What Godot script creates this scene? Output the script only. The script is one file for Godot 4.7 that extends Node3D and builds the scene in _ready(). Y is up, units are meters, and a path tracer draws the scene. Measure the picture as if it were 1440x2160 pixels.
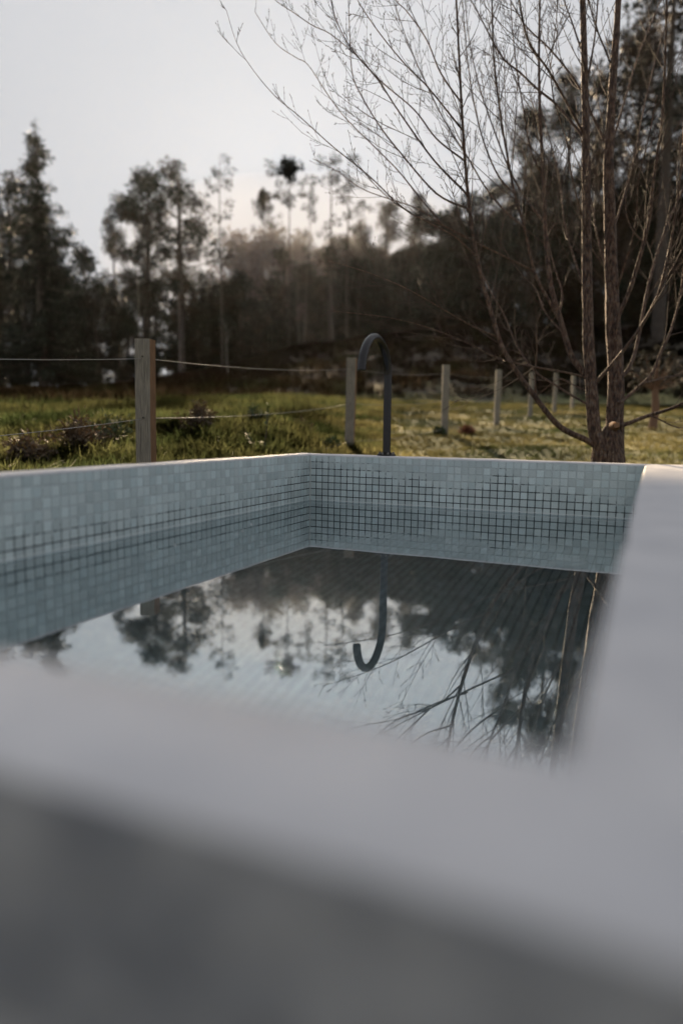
extends Node3D
# A plunge pool with mosaic walls and a goose neck spout, a bare tree, a post fence, a meadow and a wood with the low sun behind it
const TREE_AT := Vector3(-0.221, -0.270, -4.273)
const LIMBS := [
	["stem", 0.5, [0.004, 0.02, 0.018, 0.0419, -0.043, 0.233, 0.016, 0.0385, -0.092, 0.391, 0.021, 0.0365, -0.122, 0.656, 0.007, 0.0336, -0.149, 0.867, -0.003, 0.0314, -0.173, 1.183, -0.026, 0.0284, -0.201, 1.576, -0.054, 0.0249, -0.227, 1.967, -0.084, 0.0216, -0.257, 2.356, -0.111, 0.0184, -0.29, 2.743, -0.137, 0.0153, -0.34, 3.255, -0.168, 0.0114, -0.382, 3.815, -0.207, 0.0072]],
	["stem", 0.5, [0.036, 0.016, -0.051, 0.0574, 0.022, 0.231, -0.083, 0.0523, 0.011, 0.448, -0.116, 0.0486, -0.004, 0.719, -0.157, 0.0444, -0.036, 0.992, -0.191, 0.0405, -0.055, 1.211, -0.222, 0.0375, -0.094, 1.625, -0.277, 0.0322, -0.12, 1.958, -0.324, 0.0281, -0.126, 2.322, -0.385, 0.0238, -0.126, 2.716, -0.454, 0.0192, -0.129, 3.171, -0.532, 0.0142, -0.136, 3.888, -0.654, 0.0065]],
	["limb", 1, [-0.034, 0.246, 0.004, 0.0185, -0.116, 0.311, 0.047, 0.0175, -0.265, 0.389, 0.126, 0.0163, -0.392, 0.544, 0.191, 0.015, -0.493, 0.685, 0.242, 0.014, -0.569, 0.811, 0.28, 0.0132, -0.609, 0.925, 0.3, 0.0126, -0.649, 1.051, 0.32, 0.0119, -0.697, 1.224, 0.345, 0.0111, -0.729, 1.371, 0.362, 0.0103, -0.76, 1.553, 0.38, 0.0095, -0.788, 1.804, 0.398, 0.0083, -0.814, 2.108, 0.418, 0.007, -0.847, 2.56, 0.447, 0.005, -0.868, 2.823, 0.467, 0.0039]],
	["limb", 1, [-0.13, 0.644, -0.006, 0.0185, -0.179, 0.71, 0.001, 0.0176, -0.236, 0.79, 0.008, 0.0168, -0.279, 0.911, 0.003, 0.0159, -0.316, 1.021, -0.003, 0.0152, -0.364, 1.167, -0.012, 0.0142, -0.399, 1.349, -0.033, 0.0132, -0.425, 1.54, -0.059, 0.0121, -0.451, 1.805, -0.1, 0.0108, -0.491, 2.13, -0.147, 0.0091, -0.524, 2.494, -0.204, 0.0074, -0.545, 2.863, -0.267, 0.0057, -0.56, 3.149, -0.316, 0.0045]],
	["limb", 1, [-0.295, 0.955, -0.031, 0.01, -0.366, 1.086, 0.002, 0.0092, -0.454, 1.254, 0.044, 0.0084, -0.518, 1.5, 0.074, 0.0076, -0.574, 1.677, 0.1, 0.007, -0.621, 1.885, 0.122, 0.0063, -0.656, 2.058, 0.139, 0.0058, -0.69, 2.267, 0.156, 0.0052, -0.709, 2.424, 0.166, 0.0047, -0.725, 2.673, 0.176, 0.004, -0.733, 2.86, 0.183, 0.0035]],
	["limb", 1, [-0.226, 1.994, -0.088, 0.0085, -0.27, 2.057, -0.033, 0.0077, -0.406, 2.262, 0.15, 0.0059, -0.502, 2.378, 0.278, 0.0049, -0.537, 2.528, 0.383, 0.004, -0.551, 2.643, 0.462, 0.0032]],
	["limb", 1, [-0.225, 1.967, -0.086, 0.0085, -0.276, 2.046, -0.108, 0.0079, -0.409, 2.223, -0.155, 0.007, -0.521, 2.333, -0.178, 0.0064, -0.634, 2.457, -0.204, 0.0058, -0.749, 2.577, -0.228, 0.0053, -0.905, 2.864, -0.305, 0.0043, -0.973, 2.988, -0.337, 0.0039, -1.055, 3.133, -0.372, 0.0034]],
	["limb", 1, [-0.121, 1.981, -0.353, 0.009, -0.165, 2.089, -0.38, 0.0082, -0.234, 2.237, -0.414, 0.0075, -0.336, 2.452, -0.462, 0.0066, -0.507, 2.69, -0.497, 0.0055, -0.667, 2.867, -0.514, 0.0047, -0.774, 3.054, -0.546, 0.0041, -0.865, 3.229, -0.578, 0.0035]],
	["limb", 1, [-0.245, 2.296, -0.12, 0.0061, -0.231, 2.354, -0.101, 0.0055, -0.21, 2.47, -0.059, 0.0046, -0.198, 2.584, -0.011, 0.0039, -0.19, 2.754, 0.07, 0.0029]],
	["limb", 1, [-0.264, 2.44, -0.131, 0.0061, -0.303, 2.543, -0.177, 0.0054, -0.357, 2.7, -0.247, 0.0046, -0.415, 2.861, -0.317, 0.0039, -0.47, 3.044, -0.396, 0.0032]],
	["limb", 1, [-0.138, 2.462, -0.464, 0.0065, -0.152, 2.524, -0.42, 0.0057, -0.222, 2.656, -0.296, 0.0045, -0.261, 2.757, -0.206, 0.0037, -0.289, 2.855, -0.12, 0.003]],
	["limb", 1, [-0.119, 2.07, -0.42, 0.0078, -0.096, 2.169, -0.482, 0.0072, -0.063, 2.391, -0.607, 0.0063, -0.01, 2.71, -0.786, 0.0053, 0.074, 3.06, -0.993, 0.0042, 0.127, 3.308, -1.132, 0.0035]],
	["limb", 0.8, [-0.013, 0.851, -0.14, 0.0137, -0.006, 1.009, -0.133, 0.0125, 0.028, 1.108, -0.141, 0.0119, 0.057, 1.203, -0.146, 0.0113, 0.103, 1.416, -0.15, 0.0101, 0.126, 1.558, -0.15, 0.0094, 0.131, 1.715, -0.14, 0.0087, 0.144, 1.884, -0.133, 0.0079, 0.156, 2.035, -0.125, 0.0072, 0.152, 2.349, -0.097, 0.0059, 0.139, 2.66, -0.061, 0.0046]],
	["limb", 0.8, [-0.12, 0.624, 0.014, 0.011, -0.082, 0.656, 0.009, 0.0106, 0.013, 0.776, 0.001, 0.0096, 0.104, 0.912, -0.003, 0.0087, 0.166, 1.03, -0.001, 0.0081, 0.204, 1.138, 0.006, 0.0075, 0.237, 1.34, 0.035, 0.0066, 0.254, 1.52, 0.068, 0.0058, 0.265, 1.759, 0.119, 0.0049, 0.261, 2.026, 0.189, 0.0038]],
	["limb", 0.7, [0.024, 0.526, -0.058, 0.0099, 0.055, 0.549, -0.082, 0.0095, 0.156, 0.653, -0.167, 0.0087, 0.197, 0.719, -0.207, 0.0083, 0.226, 0.818, -0.25, 0.0079, 0.273, 0.952, -0.313, 0.0073, 0.311, 1.168, -0.395, 0.0065, 0.326, 1.393, -0.468, 0.0057, 0.371, 1.742, -0.591, 0.0045]],
	["limb", 0.6, [0.026, 0.388, -0.041, 0.0123, 0.079, 0.41, -0.042, 0.0115, 0.177, 0.453, -0.045, 0.0104, 0.276, 0.487, -0.047, 0.0094, 0.356, 0.524, -0.048, 0.0086, 0.489, 0.601, -0.045, 0.0074, 0.654, 0.746, -0.033, 0.0057]],
	["branch", 0.5, [0.177, 0.453, -0.038, 0.0048, 0.216, 0.448, -0.035, 0.0041, 0.302, 0.405, -0.019, 0.0033, 0.363, 0.39, -0.012, 0.0028, 0.443, 0.399, -0.005, 0.0023]],
	["branch", 0.8, [0.122, 0.621, -0.114, 0.0062, 0.15, 0.642, -0.163, 0.0057, 0.255, 0.681, -0.326, 0.0051, 0.357, 0.723, -0.481, 0.0047, 0.517, 0.872, -0.759, 0.0041]],
	["limb", 0.8, [0.006, 0.663, -0.124, 0.0125, 0.044, 0.692, -0.162, 0.012, 0.084, 0.791, -0.232, 0.0113, 0.109, 0.977, -0.333, 0.0103, 0.132, 1.214, -0.454, 0.0092, 0.181, 1.49, -0.603, 0.0081, 0.258, 1.777, -0.769, 0.0069, 0.365, 2.109, -0.967, 0.0055]],
	["branch", 0.8, [-0.115, 0.519, 0.004, 0.0074, -0.152, 0.527, -0.002, 0.0068, -0.3, 0.615, -0.037, 0.0059, -0.447, 0.715, -0.073, 0.0053, -0.569, 0.874, -0.133, 0.0048, -0.667, 1.068, -0.214, 0.0043, -0.759, 1.21, -0.265, 0.0039, -0.863, 1.401, -0.337, 0.0035]],
	["branch", 0.9, [-0.131, 0.657, -0.008, 0.0074, -0.224, 0.684, 0.076, 0.0062, -0.4, 0.711, 0.239, 0.0051, -0.569, 0.747, 0.399, 0.0042, -0.717, 0.823, 0.543, 0.0035, -0.877, 0.884, 0.703, 0.0029, -1.009, 0.914, 0.84, 0.0024, -1.134, 0.923, 0.974, 0.002, -1.252, 0.925, 1.106, 0.0016]],
	["branch", 0.9, [-0.593, 0.872, 0.276, 0.006, -0.708, 0.919, 0.382, 0.0046, -0.856, 1.005, 0.524, 0.0035, -0.997, 1.087, 0.664, 0.0028, -1.131, 1.142, 0.799, 0.0021, -1.241, 1.173, 0.912, 0.0017, -1.311, 1.186, 0.987, 0.0014]],
	["branch", 0.35, [-0.461, 1.263, 0.001, 0.0075, -0.509, 1.29, 0.04, 0.0067, -0.615, 1.339, 0.128, 0.006, -0.71, 1.381, 0.206, 0.0054, -0.903, 1.47, 0.371, 0.0045, -1.056, 1.519, 0.503, 0.0039, -1.232, 1.682, 0.669, 0.0031, -1.37, 1.792, 0.802, 0.0026, -1.499, 1.91, 0.934, 0.0021, -1.598, 1.995, 1.037, 0.0017, -1.696, 2.145, 1.162, 0.0013, -1.724, 2.292, 1.241, 0.0009]],
	["branch", 0.9, [-0.74, 1.491, 0.422, 0.0069, -0.759, 1.53, 0.421, 0.0064, -0.919, 1.613, 0.46, 0.0054, -1.127, 1.848, 0.487, 0.0043, -1.237, 1.988, 0.499, 0.0038, -1.343, 2.155, 0.503, 0.0034, -1.401, 2.28, 0.497, 0.003, -1.432, 2.482, 0.464, 0.0026, -1.461, 2.7, 0.426, 0.0022, -1.474, 2.837, 0.4, 0.0019]],
	["branch", 0.9, [-0.755, 1.589, 0.449, 0.0069, -0.776, 1.614, 0.468, 0.0063, -0.906, 1.745, 0.581, 0.0051, -1.049, 1.945, 0.719, 0.004, -1.129, 2.069, 0.803, 0.0034, -1.234, 2.191, 0.907, 0.0029, -1.282, 2.287, 0.966, 0.0025, -1.299, 2.37, 1.003, 0.0023, -1.305, 2.457, 1.036, 0.002]],
	["branch", 0.8, [-0.772, 1.759, 0.456, 0.0057, -0.785, 1.771, 0.455, 0.0054, -0.932, 1.897, 0.449, 0.0046, -1.067, 2.071, 0.426, 0.004, -1.259, 2.246, 0.419, 0.0035, -1.41, 2.409, 0.407, 0.0031, -1.577, 2.558, 0.404, 0.0027, -1.684, 2.62, 0.411, 0.0025, -1.812, 2.716, 0.415, 0.0023, -1.922, 2.8, 0.419, 0.0021, -2.025, 2.929, 0.408, 0.0019]],
	["branch", 0.9, [-0.785, 1.911, 0.463, 0.0057, -0.799, 1.925, 0.482, 0.0052, -0.919, 2.062, 0.662, 0.0037, -0.992, 2.123, 0.768, 0.0032, -1.076, 2.214, 0.908, 0.0025, -1.134, 2.296, 1.025, 0.0021, -1.158, 2.353, 1.095, 0.0018]],
	["branch", 0.9, [-0.79, 2.044, 0.481, 0.0056, -0.81, 2.063, 0.476, 0.0052, -0.929, 2.238, 0.422, 0.0043, -1.033, 2.453, 0.348, 0.0036, -1.164, 2.644, 0.295, 0.0031, -1.242, 2.731, 0.275, 0.0029, -1.358, 2.903, 0.23, 0.0025]],
	["branch", 0.6, [-0.885, 1.451, 0.436, 0.0053, -1.06, 1.66, 0.414, 0.0041, -1.174, 1.794, 0.402, 0.0036, -1.332, 1.952, 0.395, 0.0032, -1.484, 2.105, 0.388, 0.0028, -1.598, 2.247, 0.376, 0.0026, -1.74, 2.446, 0.355, 0.0022, -1.818, 2.499, 0.36, 0.0021, -1.95, 2.601, 0.366, 0.0019, -2.099, 2.809, 0.347, 0.0016]],
	["branch", 0.8, [-0.687, 1.356, 0.307, 0.0059, -0.861, 1.456, 0.269, 0.0045, -1.042, 1.582, 0.226, 0.0038, -1.156, 1.649, 0.205, 0.0034, -1.45, 1.777, 0.17, 0.0027, -1.649, 1.921, 0.133, 0.0022, -1.824, 2.023, 0.111, 0.0018]],
	["branch", 0.8, [-0.714, 1.292, 0.382, 0.0059, -0.8, 1.372, 0.489, 0.0042, -0.907, 1.423, 0.613, 0.0033, -1.008, 1.47, 0.736, 0.0026, -1.094, 1.537, 0.851, 0.002, -1.171, 1.64, 0.976, 0.0014]],
	["branch", 1, [-0.513, 1.492, 0.103, 0.0067, -0.641, 1.611, 0.079, 0.0056, -0.763, 1.764, 0.043, 0.005, -0.879, 1.952, -0.007, 0.0045, -1.029, 2.178, -0.061, 0.004, -1.175, 2.443, -0.129, 0.0035, -1.331, 2.752, -0.208, 0.003, -1.463, 3.07, -0.296, 0.0025]],
	["branch", 1, [-0.563, 1.659, 0.158, 0.006, -0.664, 1.776, 0.133, 0.0051, -0.765, 1.987, 0.072, 0.0044, -0.848, 2.235, -0.009, 0.0039, -0.928, 2.555, -0.119, 0.0033, -1.006, 2.956, -0.26, 0.0027]],
	["branch", 1, [-0.431, 1.553, -0.105, 0.0076, -0.553, 1.721, -0.16, 0.0062, -0.67, 1.916, -0.224, 0.0055, -0.804, 2.217, -0.331, 0.0047, -0.929, 2.531, -0.441, 0.0041, -1.03, 2.858, -0.559, 0.0035, -1.105, 3.196, -0.688, 0.0029]],
	["branch", 1, [-0.455, 1.814, -0.13, 0.0063, -0.519, 1.945, -0.053, 0.005, -0.554, 2.125, 0.025, 0.0042, -0.587, 2.318, 0.11, 0.0034, -0.606, 2.501, 0.19, 0.0028, -0.612, 2.673, 0.265, 0.0023]],
	["branch", 0.9, [-0.175, 1.136, -0.052, 0.0074, -0.25, 1.317, -0.148, 0.0061, -0.347, 1.601, -0.296, 0.0052, -0.408, 1.901, -0.458, 0.0046, -0.495, 2.183, -0.591, 0.004, -0.582, 2.44, -0.707, 0.0035]],
	["branch", 0.9, [-0.187, 1.442, -0.032, 0.0061, -0.225, 1.57, 0.072, 0.0047, -0.262, 1.709, 0.191, 0.0039, -0.281, 1.84, 0.3, 0.0032, -0.329, 1.974, 0.444, 0.0026, -0.342, 2.083, 0.555, 0.0021]],
	["branch", 0.9, [-0.055, 1.212, -0.224, 0.0076, -0.124, 1.399, -0.33, 0.006, -0.182, 1.594, -0.439, 0.0053, -0.22, 1.762, -0.533, 0.0048, -0.306, 2.008, -0.657, 0.0041, -0.4, 2.228, -0.758, 0.0035]],
	["branch", 1, [-0.083, 1.498, -0.305, 0.0077, -0.043, 1.725, -0.469, 0.0063, -0, 2.032, -0.675, 0.0055, 0.024, 2.352, -0.872, 0.0049, 0.064, 2.728, -1.1, 0.0042, 0.115, 3.084, -1.317, 0.0037]],
	["branch", 1, [-0.048, 1.103, -0.213, 0.0076, 0.008, 1.3, -0.162, 0.0058, 0.057, 1.511, -0.097, 0.0048, 0.059, 1.71, -0.015, 0.004, 0.096, 1.876, 0.047, 0.0034, 0.129, 2.071, 0.131, 0.0028]],
	["branch", 0.8, [0.104, 1.404, -0.1, 0.0048, 0.034, 1.489, -0.1, 0.004, -0.004, 1.626, -0.127, 0.0034, 0.012, 1.821, -0.194, 0.0029, 0.05, 1.992, -0.264, 0.0025]],
	["branch", 0.8, [0.205, 1.099, 0.227, 0.0044, 0.259, 1.197, 0.25, 0.0034, 0.314, 1.321, 0.284, 0.0027, 0.365, 1.459, 0.329, 0.0021]],
	["branch", 0.8, [-0.28, 0.912, -0.009, 0.0062, -0.405, 1.051, -0.109, 0.0046, -0.483, 1.21, -0.218, 0.0038, -0.549, 1.279, -0.262, 0.0035, -0.637, 1.382, -0.326, 0.003, -0.732, 1.523, -0.41, 0.0025]],
	["branch", 0.8, [-0.397, 0.545, 0.156, 0.0061, -0.403, 0.674, 0.193, 0.0044, -0.394, 0.799, 0.224, 0.0035, -0.399, 0.921, 0.261, 0.0027, -0.375, 0.993, 0.274, 0.0023]],
	["branch", 1.2, [-0.113, 0.58, -0.06, 0.005, -0.213, 0.625, -0.13, 0.0038, -0.317, 0.672, -0.199, 0.0032, -0.405, 0.62, -0.255, 0.0027, -0.459, 0.576, -0.293, 0.0024]],
	["branch", 0.7, [-0.32, 1.025, -0.029, 0.0075, -0.317, 1.154, -0.108, 0.0058, -0.381, 1.335, -0.189, 0.0047, -0.436, 1.522, -0.272, 0.0038, -0.403, 1.62, -0.346, 0.0033]],
]
const KEY_TREES := [
	["spruce", -34.72, -33.33, 17.64, 1, "tall dark spruce with a narrow pointed tip above the wood edge"],
	["pine", -43.00, -38.49, 17.52, 0.9, "brownish pine crowding the pointed spruce"],
	["pine", -43.53, -36.11, 17.91, 1, ""],
	["broadleaf", -37.66, -40.17, 12.61, 0.8, "low dark tree leaning out from the spruce skirt"],
	["pine", -40.33, -46.12, 16.49, 0.55, "small open pine between the spruce and the twin pines"],
	["pine", -32.11, -39.82, 16.58, 1.1, "dense dark pine with a blunt crown, one of twin pines"],
	["pine", -29.97, -40.87, 17.42, 1, "pine with a ragged crown over a clear stem, one of twin pines"],
	["pine", -35.37, -43.65, 14.73, 0.7, "short brownish pine under the dense blunt pine"],
	["slim", -23.38, -35.79, 15.46, 1, "slim tall tree with a pale bare stem and a small tuft crown"],
	["slim", -36.39, -52.31, 17.05, 1, "slender half bare tree beside the pale slim stem"],
	["tufted", -30.72, -57.89, 23.91, 1, "spindly tree, its small tuft thickened to hide the sun, high over the sunny gap"],
	["tufted", -34.73, -60.32, 22.25, 0.7, "spindly tree with a thin low tuft beside the sunny gap"],
	["slim", -30.00, -60.13, 21.81, 0.9, "wispy brownish tree on the edge of the sunny gap"],
	["slim", -24.70, -53.65, 21.80, 1.3, "wispy tree with two open tufts behind the arching twigs"],
	["slim", -24.20, -56.12, 22.25, 1.3, "open crowned tree behind the longest arching twig"],
	["glow_brown", -46.48, -77.18, 22.30, 0.7, "rounded hazy tree below the sunny gap"],
	["glow_brown", -40.51, -79.77, 22.16, 0.5, "upright hazy tree standing under the sunny gap"],
	["pine", -29.22, -71.40, 21.34, 0.9, "broad pine at the foot of the wispy trees"],
	["pine", -26.57, -70.56, 22.85, 0.9, "dense pine rising behind the goose neck spout"],
	["pine", -21.16, -66.18, 21.76, 0.75, "pine with a lopsided pale brown crown"],
	["pine", -15.85, -59.21, 18.01, 0.7, "narrow pine seen through the fan of bare twigs"],
	["pine", -14.53, -62.01, 18.18, 0.8, "short pine seen through the fan of bare twigs"],
	["pine", -11.56, -58.88, 17.94, 0.8, "olive pine close to the bare tree's upright limbs"],
	["pine", -7.83, -47.60, 20.08, 0.8, "tall pine with a brown patched crown behind the bare tree"],
	["pine", -5.88, -48.74, 22.28, 0.8, "tall pine with a rounded top behind the front stem of the bare tree"],
	["pine", -4.64, -53.30, 19.47, 0.8, ""],
	["pine", -2.03, -43.79, 22.04, 1, "very tall dark pine towering over the bare tree"],
	["pine", -0.12, -40.32, 22.70, 1, "huge dark pine with hanging boughs beside the wood's corner"],
	["pine", 1.93, -43.44, 22.86, 1, ""],
	["pine", -0.75, -50.29, 17.03, 1, "stout brownish pine at the foot of the very tall pine"],
	["broadleaf", -2.29, -49.45, 15.83, 0.9, "dark broad tree filling the gap between the bare tree's stems"],
	["broadleaf", 0.70, -46.00, 13.11, 1, "dark broad tree below the huge pine's boughs"],
]
var rng := RandomNumberGenerator.new()
var lump := FastNoiseLite.new()
var used := {}

# ---------------------------------------------------------------- mesh building
class Shape:
	var v := PackedVector3Array()
	var n := PackedVector3Array()
	var c := PackedColorArray()
	var t := PackedVector2Array()
	var i := PackedInt32Array()
	func vert(p: Vector3, nor: Vector3, col := Color.WHITE, uv := Vector2.ZERO) -> int:
		v.append(p); n.append(nor); c.append(col); t.append(uv)
		return v.size() - 1
	func quad(a: Vector3, b: Vector3, d: Vector3, e: Vector3, nor: Vector3, col := Color.WHITE) -> void:
		var k := v.size()
		vert(a, nor, col, Vector2(0, 1)); vert(b, nor, col, Vector2(1, 1)); vert(d, nor, col, Vector2(1, 0)); vert(e, nor, col, Vector2(0, 0))
		# front faces run clockwise
		if (b - a).cross(d - a).dot(nor) > 0.0:
			i.append_array([k, k + 2, k + 1, k, k + 3, k + 2])
		else:
			i.append_array([k, k + 1, k + 2, k, k + 2, k + 3])
	func mesh(m: Material) -> ArrayMesh:
		var a := []
		a.resize(Mesh.ARRAY_MAX)
		a[Mesh.ARRAY_VERTEX] = v; a[Mesh.ARRAY_NORMAL] = n; a[Mesh.ARRAY_COLOR] = c; a[Mesh.ARRAY_TEX_UV] = t; a[Mesh.ARRAY_INDEX] = i
		var out := ArrayMesh.new()
		out.add_surface_from_arrays(Mesh.PRIMITIVE_TRIANGLES, a)
		out.surface_set_material(0, m)
		return out

func tube(s: Shape, pts: Array, rad: Array, sides: int, col := Color.WHITE, bump := 0.0, caps := true) -> void:
	var count := pts.size()
	var side := Vector3.ZERO
	var first := s.v.size()
	for k in count:
		var dir: Vector3 = (pts[mini(k + 1, count - 1)] - pts[maxi(k - 1, 0)]).normalized()
		if side == Vector3.ZERO:
			side = dir.cross(Vector3(0.31, 0.2, 0.93)).normalized()
		side = (side - dir * side.dot(dir)).normalized()
		var other := dir.cross(side)
		for j in sides + 1:
			var ang := TAU * j / sides
			var o := side * cos(ang) + other * sin(ang)
			var r: float = rad[k]
			if bump > 0.0:
				r *= 1.0 + bump * lump.get_noise_3d((pts[k].x + o.x * rad[k]) * 900.0, pts[k].y * 160.0, (pts[k].z + o.z * rad[k]) * 900.0)
			s.vert(pts[k] + o * r, o, col, Vector2(float(j) / sides, float(k)))
	for k in count - 1:
		for j in sides:
			var a := first + k * (sides + 1) + j
			var b := a + sides + 1
			s.i.append_array([a, b, a + 1, a + 1, b, b + 1])
	if caps:
		for e in [0, count - 1]:
			var d: Vector3 = (pts[e] - pts[1 if e == 0 else count - 2]).normalized()
			var mid := s.vert(pts[e], d, col)
			var ring := first + int(e) * (sides + 1)
			var start := s.v.size()
			for j in sides + 1:
				s.vert(s.v[ring + j], d, col)
			for j in sides:
				if e == 0: s.i.append_array([mid, start + j, start + j + 1])
				else: s.i.append_array([mid, start + j + 1, start + j])

func blade(s: Shape, p: Vector3, dir: Vector3, across: Vector3, long: float, wide: float, col: Color) -> void:
	# a pointed leaf of two triangles
	var nor := dir.cross(across).normalized()
	var mid := p + dir * long * 0.45
	var k := s.v.size()
	s.vert(p, nor, col); s.vert(mid + across * wide * 0.5, nor, col); s.vert(p + dir * long, nor, col); s.vert(mid - across * wide * 0.5, nor, col)
	s.i.append_array([k, k + 1, k + 2, k, k + 2, k + 3])

func rounded_box(s: Shape, at: Vector3, size: Vector3, cut: float, col := Color.WHITE) -> void:
	# a box whose edges are chamfered, standing on nothing: at is its centre
	var h := size * 0.5
	var axes := [Vector3.RIGHT, Vector3.UP, Vector3.BACK]
	for ax in 3:
		for sg in [-1.0, 1.0]:
			var nor: Vector3 = axes[ax] * sg
			var a: Vector3 = axes[(ax + 1) % 3]
			var b: Vector3 = axes[(ax + 2) % 3]
			var ha: float = h[(ax + 1) % 3] - cut
			var hb: float = h[(ax + 2) % 3] - cut
			var m: Vector3 = at + nor * h[ax]
			s.quad(m - a * ha - b * hb, m + a * ha - b * hb, m + a * ha + b * hb, m - a * ha + b * hb, nor, col)
			# the chamfer towards +a and -a, +b and -b (each edge once: from the lower axis)
			for sb in [-1.0, 1.0]:
				var e1: Vector3 = m + a * ha * sb
				var e2: Vector3 = at + nor * (h[ax] - cut) + a * h[(ax + 1) % 3] * sb
				s.quad(e1 - b * hb, e1 + b * hb, e2 + b * hb, e2 - b * hb, (nor + a * sb).normalized(), col)
	for x in [-1.0, 1.0]:
		for y in [-1.0, 1.0]:
			for z in [-1.0, 1.0]:
				var q := Vector3(x, y, z)
				var p1: Vector3 = at + Vector3(h.x * x, (h.y - cut) * y, (h.z - cut) * z)
				var p2: Vector3 = at + Vector3((h.x - cut) * x, h.y * y, (h.z - cut) * z)
				var p3: Vector3 = at + Vector3((h.x - cut) * x, (h.y - cut) * y, h.z * z)
				var nor := q.normalized()
				var k := s.v.size()
				s.vert(p1, nor, col); s.vert(p2, nor, col); s.vert(p3, nor, col)
				if (p2 - p1).cross(p3 - p1).dot(nor) > 0.0: s.i.append_array([k, k + 2, k + 1])
				else: s.i.append_array([k, k + 1, k + 2])

# ---------------------------------------------------------------- nodes
func numbered(called: String) -> String:
	var k: int = used.get(called, 0)
	used[called] = k + 1
	return called if k == 0 else "%s_%03d" % [called, k]

func put(called: String, m: Mesh, parent: Node3D, at := Vector3.ZERO) -> MeshInstance3D:
	var o := MeshInstance3D.new()
	o.name = called
	o.mesh = m
	o.position = at
	parent.add_child(o, true)
	return o

func thing(called: String, label: String, category: String, at := Vector3.ZERO, turn := 0.0, group := "") -> Node3D:
	var o := Node3D.new()
	o.name = numbered(called)
	add_child(o)
	o.position = at
	o.rotation.y = turn
	tag(o, label, category, group)
	return o

func tag(o: Node, label: String, category: String, group := "", kind := "") -> void:
	if label: o.set_meta("label", label)
	if category: o.set_meta("category", category)
	if group: o.set_meta("group", group)
	if kind: o.set_meta("kind", kind)

# ---------------------------------------------------------------- materials
func col(r: float, g: float, b: float) -> Color:
	return Color(r, g, b).linear_to_srgb()

func noise_map(sort: int, freq: float, low: Color, high: Color, size := 512, bumps := -1.0, octaves := 4) -> NoiseTexture2D:
	var f := FastNoiseLite.new()
	f.seed = 7 + int(freq * 1000.0)
	f.noise_type = sort as FastNoiseLite.NoiseType
	f.frequency = freq
	f.fractal_octaves = octaves
	var x := NoiseTexture2D.new()
	x.width = size; x.height = size; x.seamless = true; x.noise = f
	if bumps >= 0.0:
		x.as_normal_map = true
		x.bump_strength = bumps
	else:
		var g := Gradient.new()
		g.colors = PackedColorArray([low, high]); g.offsets = PackedFloat32Array([0.15, 0.85])
		x.color_ramp = g
	return x

func paint(color: Color, rough: float, tints := false) -> StandardMaterial3D:
	var m := StandardMaterial3D.new()
	m.albedo_color = color
	m.roughness = rough
	m.vertex_color_use_as_albedo = tints
	return m

func grained(m: StandardMaterial3D, tex: Texture2D, scale: Vector3, relief: Texture2D = null, depth := 0.0, world := false) -> StandardMaterial3D:
	m.uv1_triplanar = true
	m.uv1_world_triplanar = world
	m.uv1_scale = scale
	m.albedo_texture = tex
	if relief:
		m.heightmap_enabled = true
		m.heightmap_texture = relief
		m.heightmap_scale = depth
	return m

# ---------------------------------------------------------------- terrain
const SUN := Vector3(-44.70, 32.91, -83.18)
const FORWARD := Vector2(-0.4003, -0.9164)
const SIDE := Vector2(0.9164, -0.4003)
const PROFILE := [[-400.0, -0.6], [-1.0, -0.6], [1.2, -0.5], [2.6, -0.36], [4.0, -0.27], [6.0, -0.12], [8.0, 0.0], [10.0, 0.12], [12.0, 0.26], [15.0, 0.47], [20.0, 0.74], [24.0, 0.98]]

func along(x: float, z: float) -> float:
	return x * FORWARD.x + z * FORWARD.y

func bearing(x: float, z: float) -> float:
	var v := along(x, z)
	return clampf((x * SIDE.x + z * SIDE.y) / maxf(v, 2.0), -1.2, 1.2)

func ground_at(x: float, z: float) -> float:
	var v := along(x, z)
	var a := bearing(x, z)
	var y: float = PROFILE[-1][1]
	for k in PROFILE.size() - 1:
		if v < PROFILE[k + 1][0]:
			y = lerpf(PROFILE[k][1], PROFILE[k + 1][1], clampf((v - PROFILE[k][0]) / (PROFILE[k + 1][0] - PROFILE[k][0]), 0.0, 1.0))
			break
	if v > 22.0:
		var steep := lerpf(0.03, 0.24, smoothstep(-0.45, 0.2, a))
		y += steep * (minf(v, 42.0) - 22.0) + maxf(0.0, minf(v, 150.0) - 42.0) * lerpf(0.05, 0.1, smoothstep(-0.45, 0.2, a))
	# the rough bank this side of the fence
	y += 0.16 * exp(-pow((v - 6.6) / 1.1, 2.0)) * smoothstep(-0.02, -0.12, a) * smoothstep(-0.62, -0.3, a)
	# uneven turf
	y += lump.get_noise_2d(x * 40.0, z * 40.0) * 0.05 * smoothstep(2.8, 5.0, v) * (1.0 - smoothstep(20.0, 26.0, v))
	y += lump.get_noise_2d(x * 7.0 + 300.0, z * 7.0) * 0.5 * smoothstep(22.0, 34.0, v)
	return y

func steps(low: float, high: float, marks: Array) -> Array:
	var out := marks.duplicate()
	for sg in [-1.0, 1.0]:
		var p := 0.0
		var d := 0.22
		while true:
			p += d * sg
			if absf(p) > 9.0: d *= 1.075
			if p < low or p > high: break
			var near := false
			for m in marks:
				if absf(m - p) < 0.05: near = true
			if not near: out.append(p)
	out.append(low); out.append(high)
	out.sort()
	return out

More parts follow.
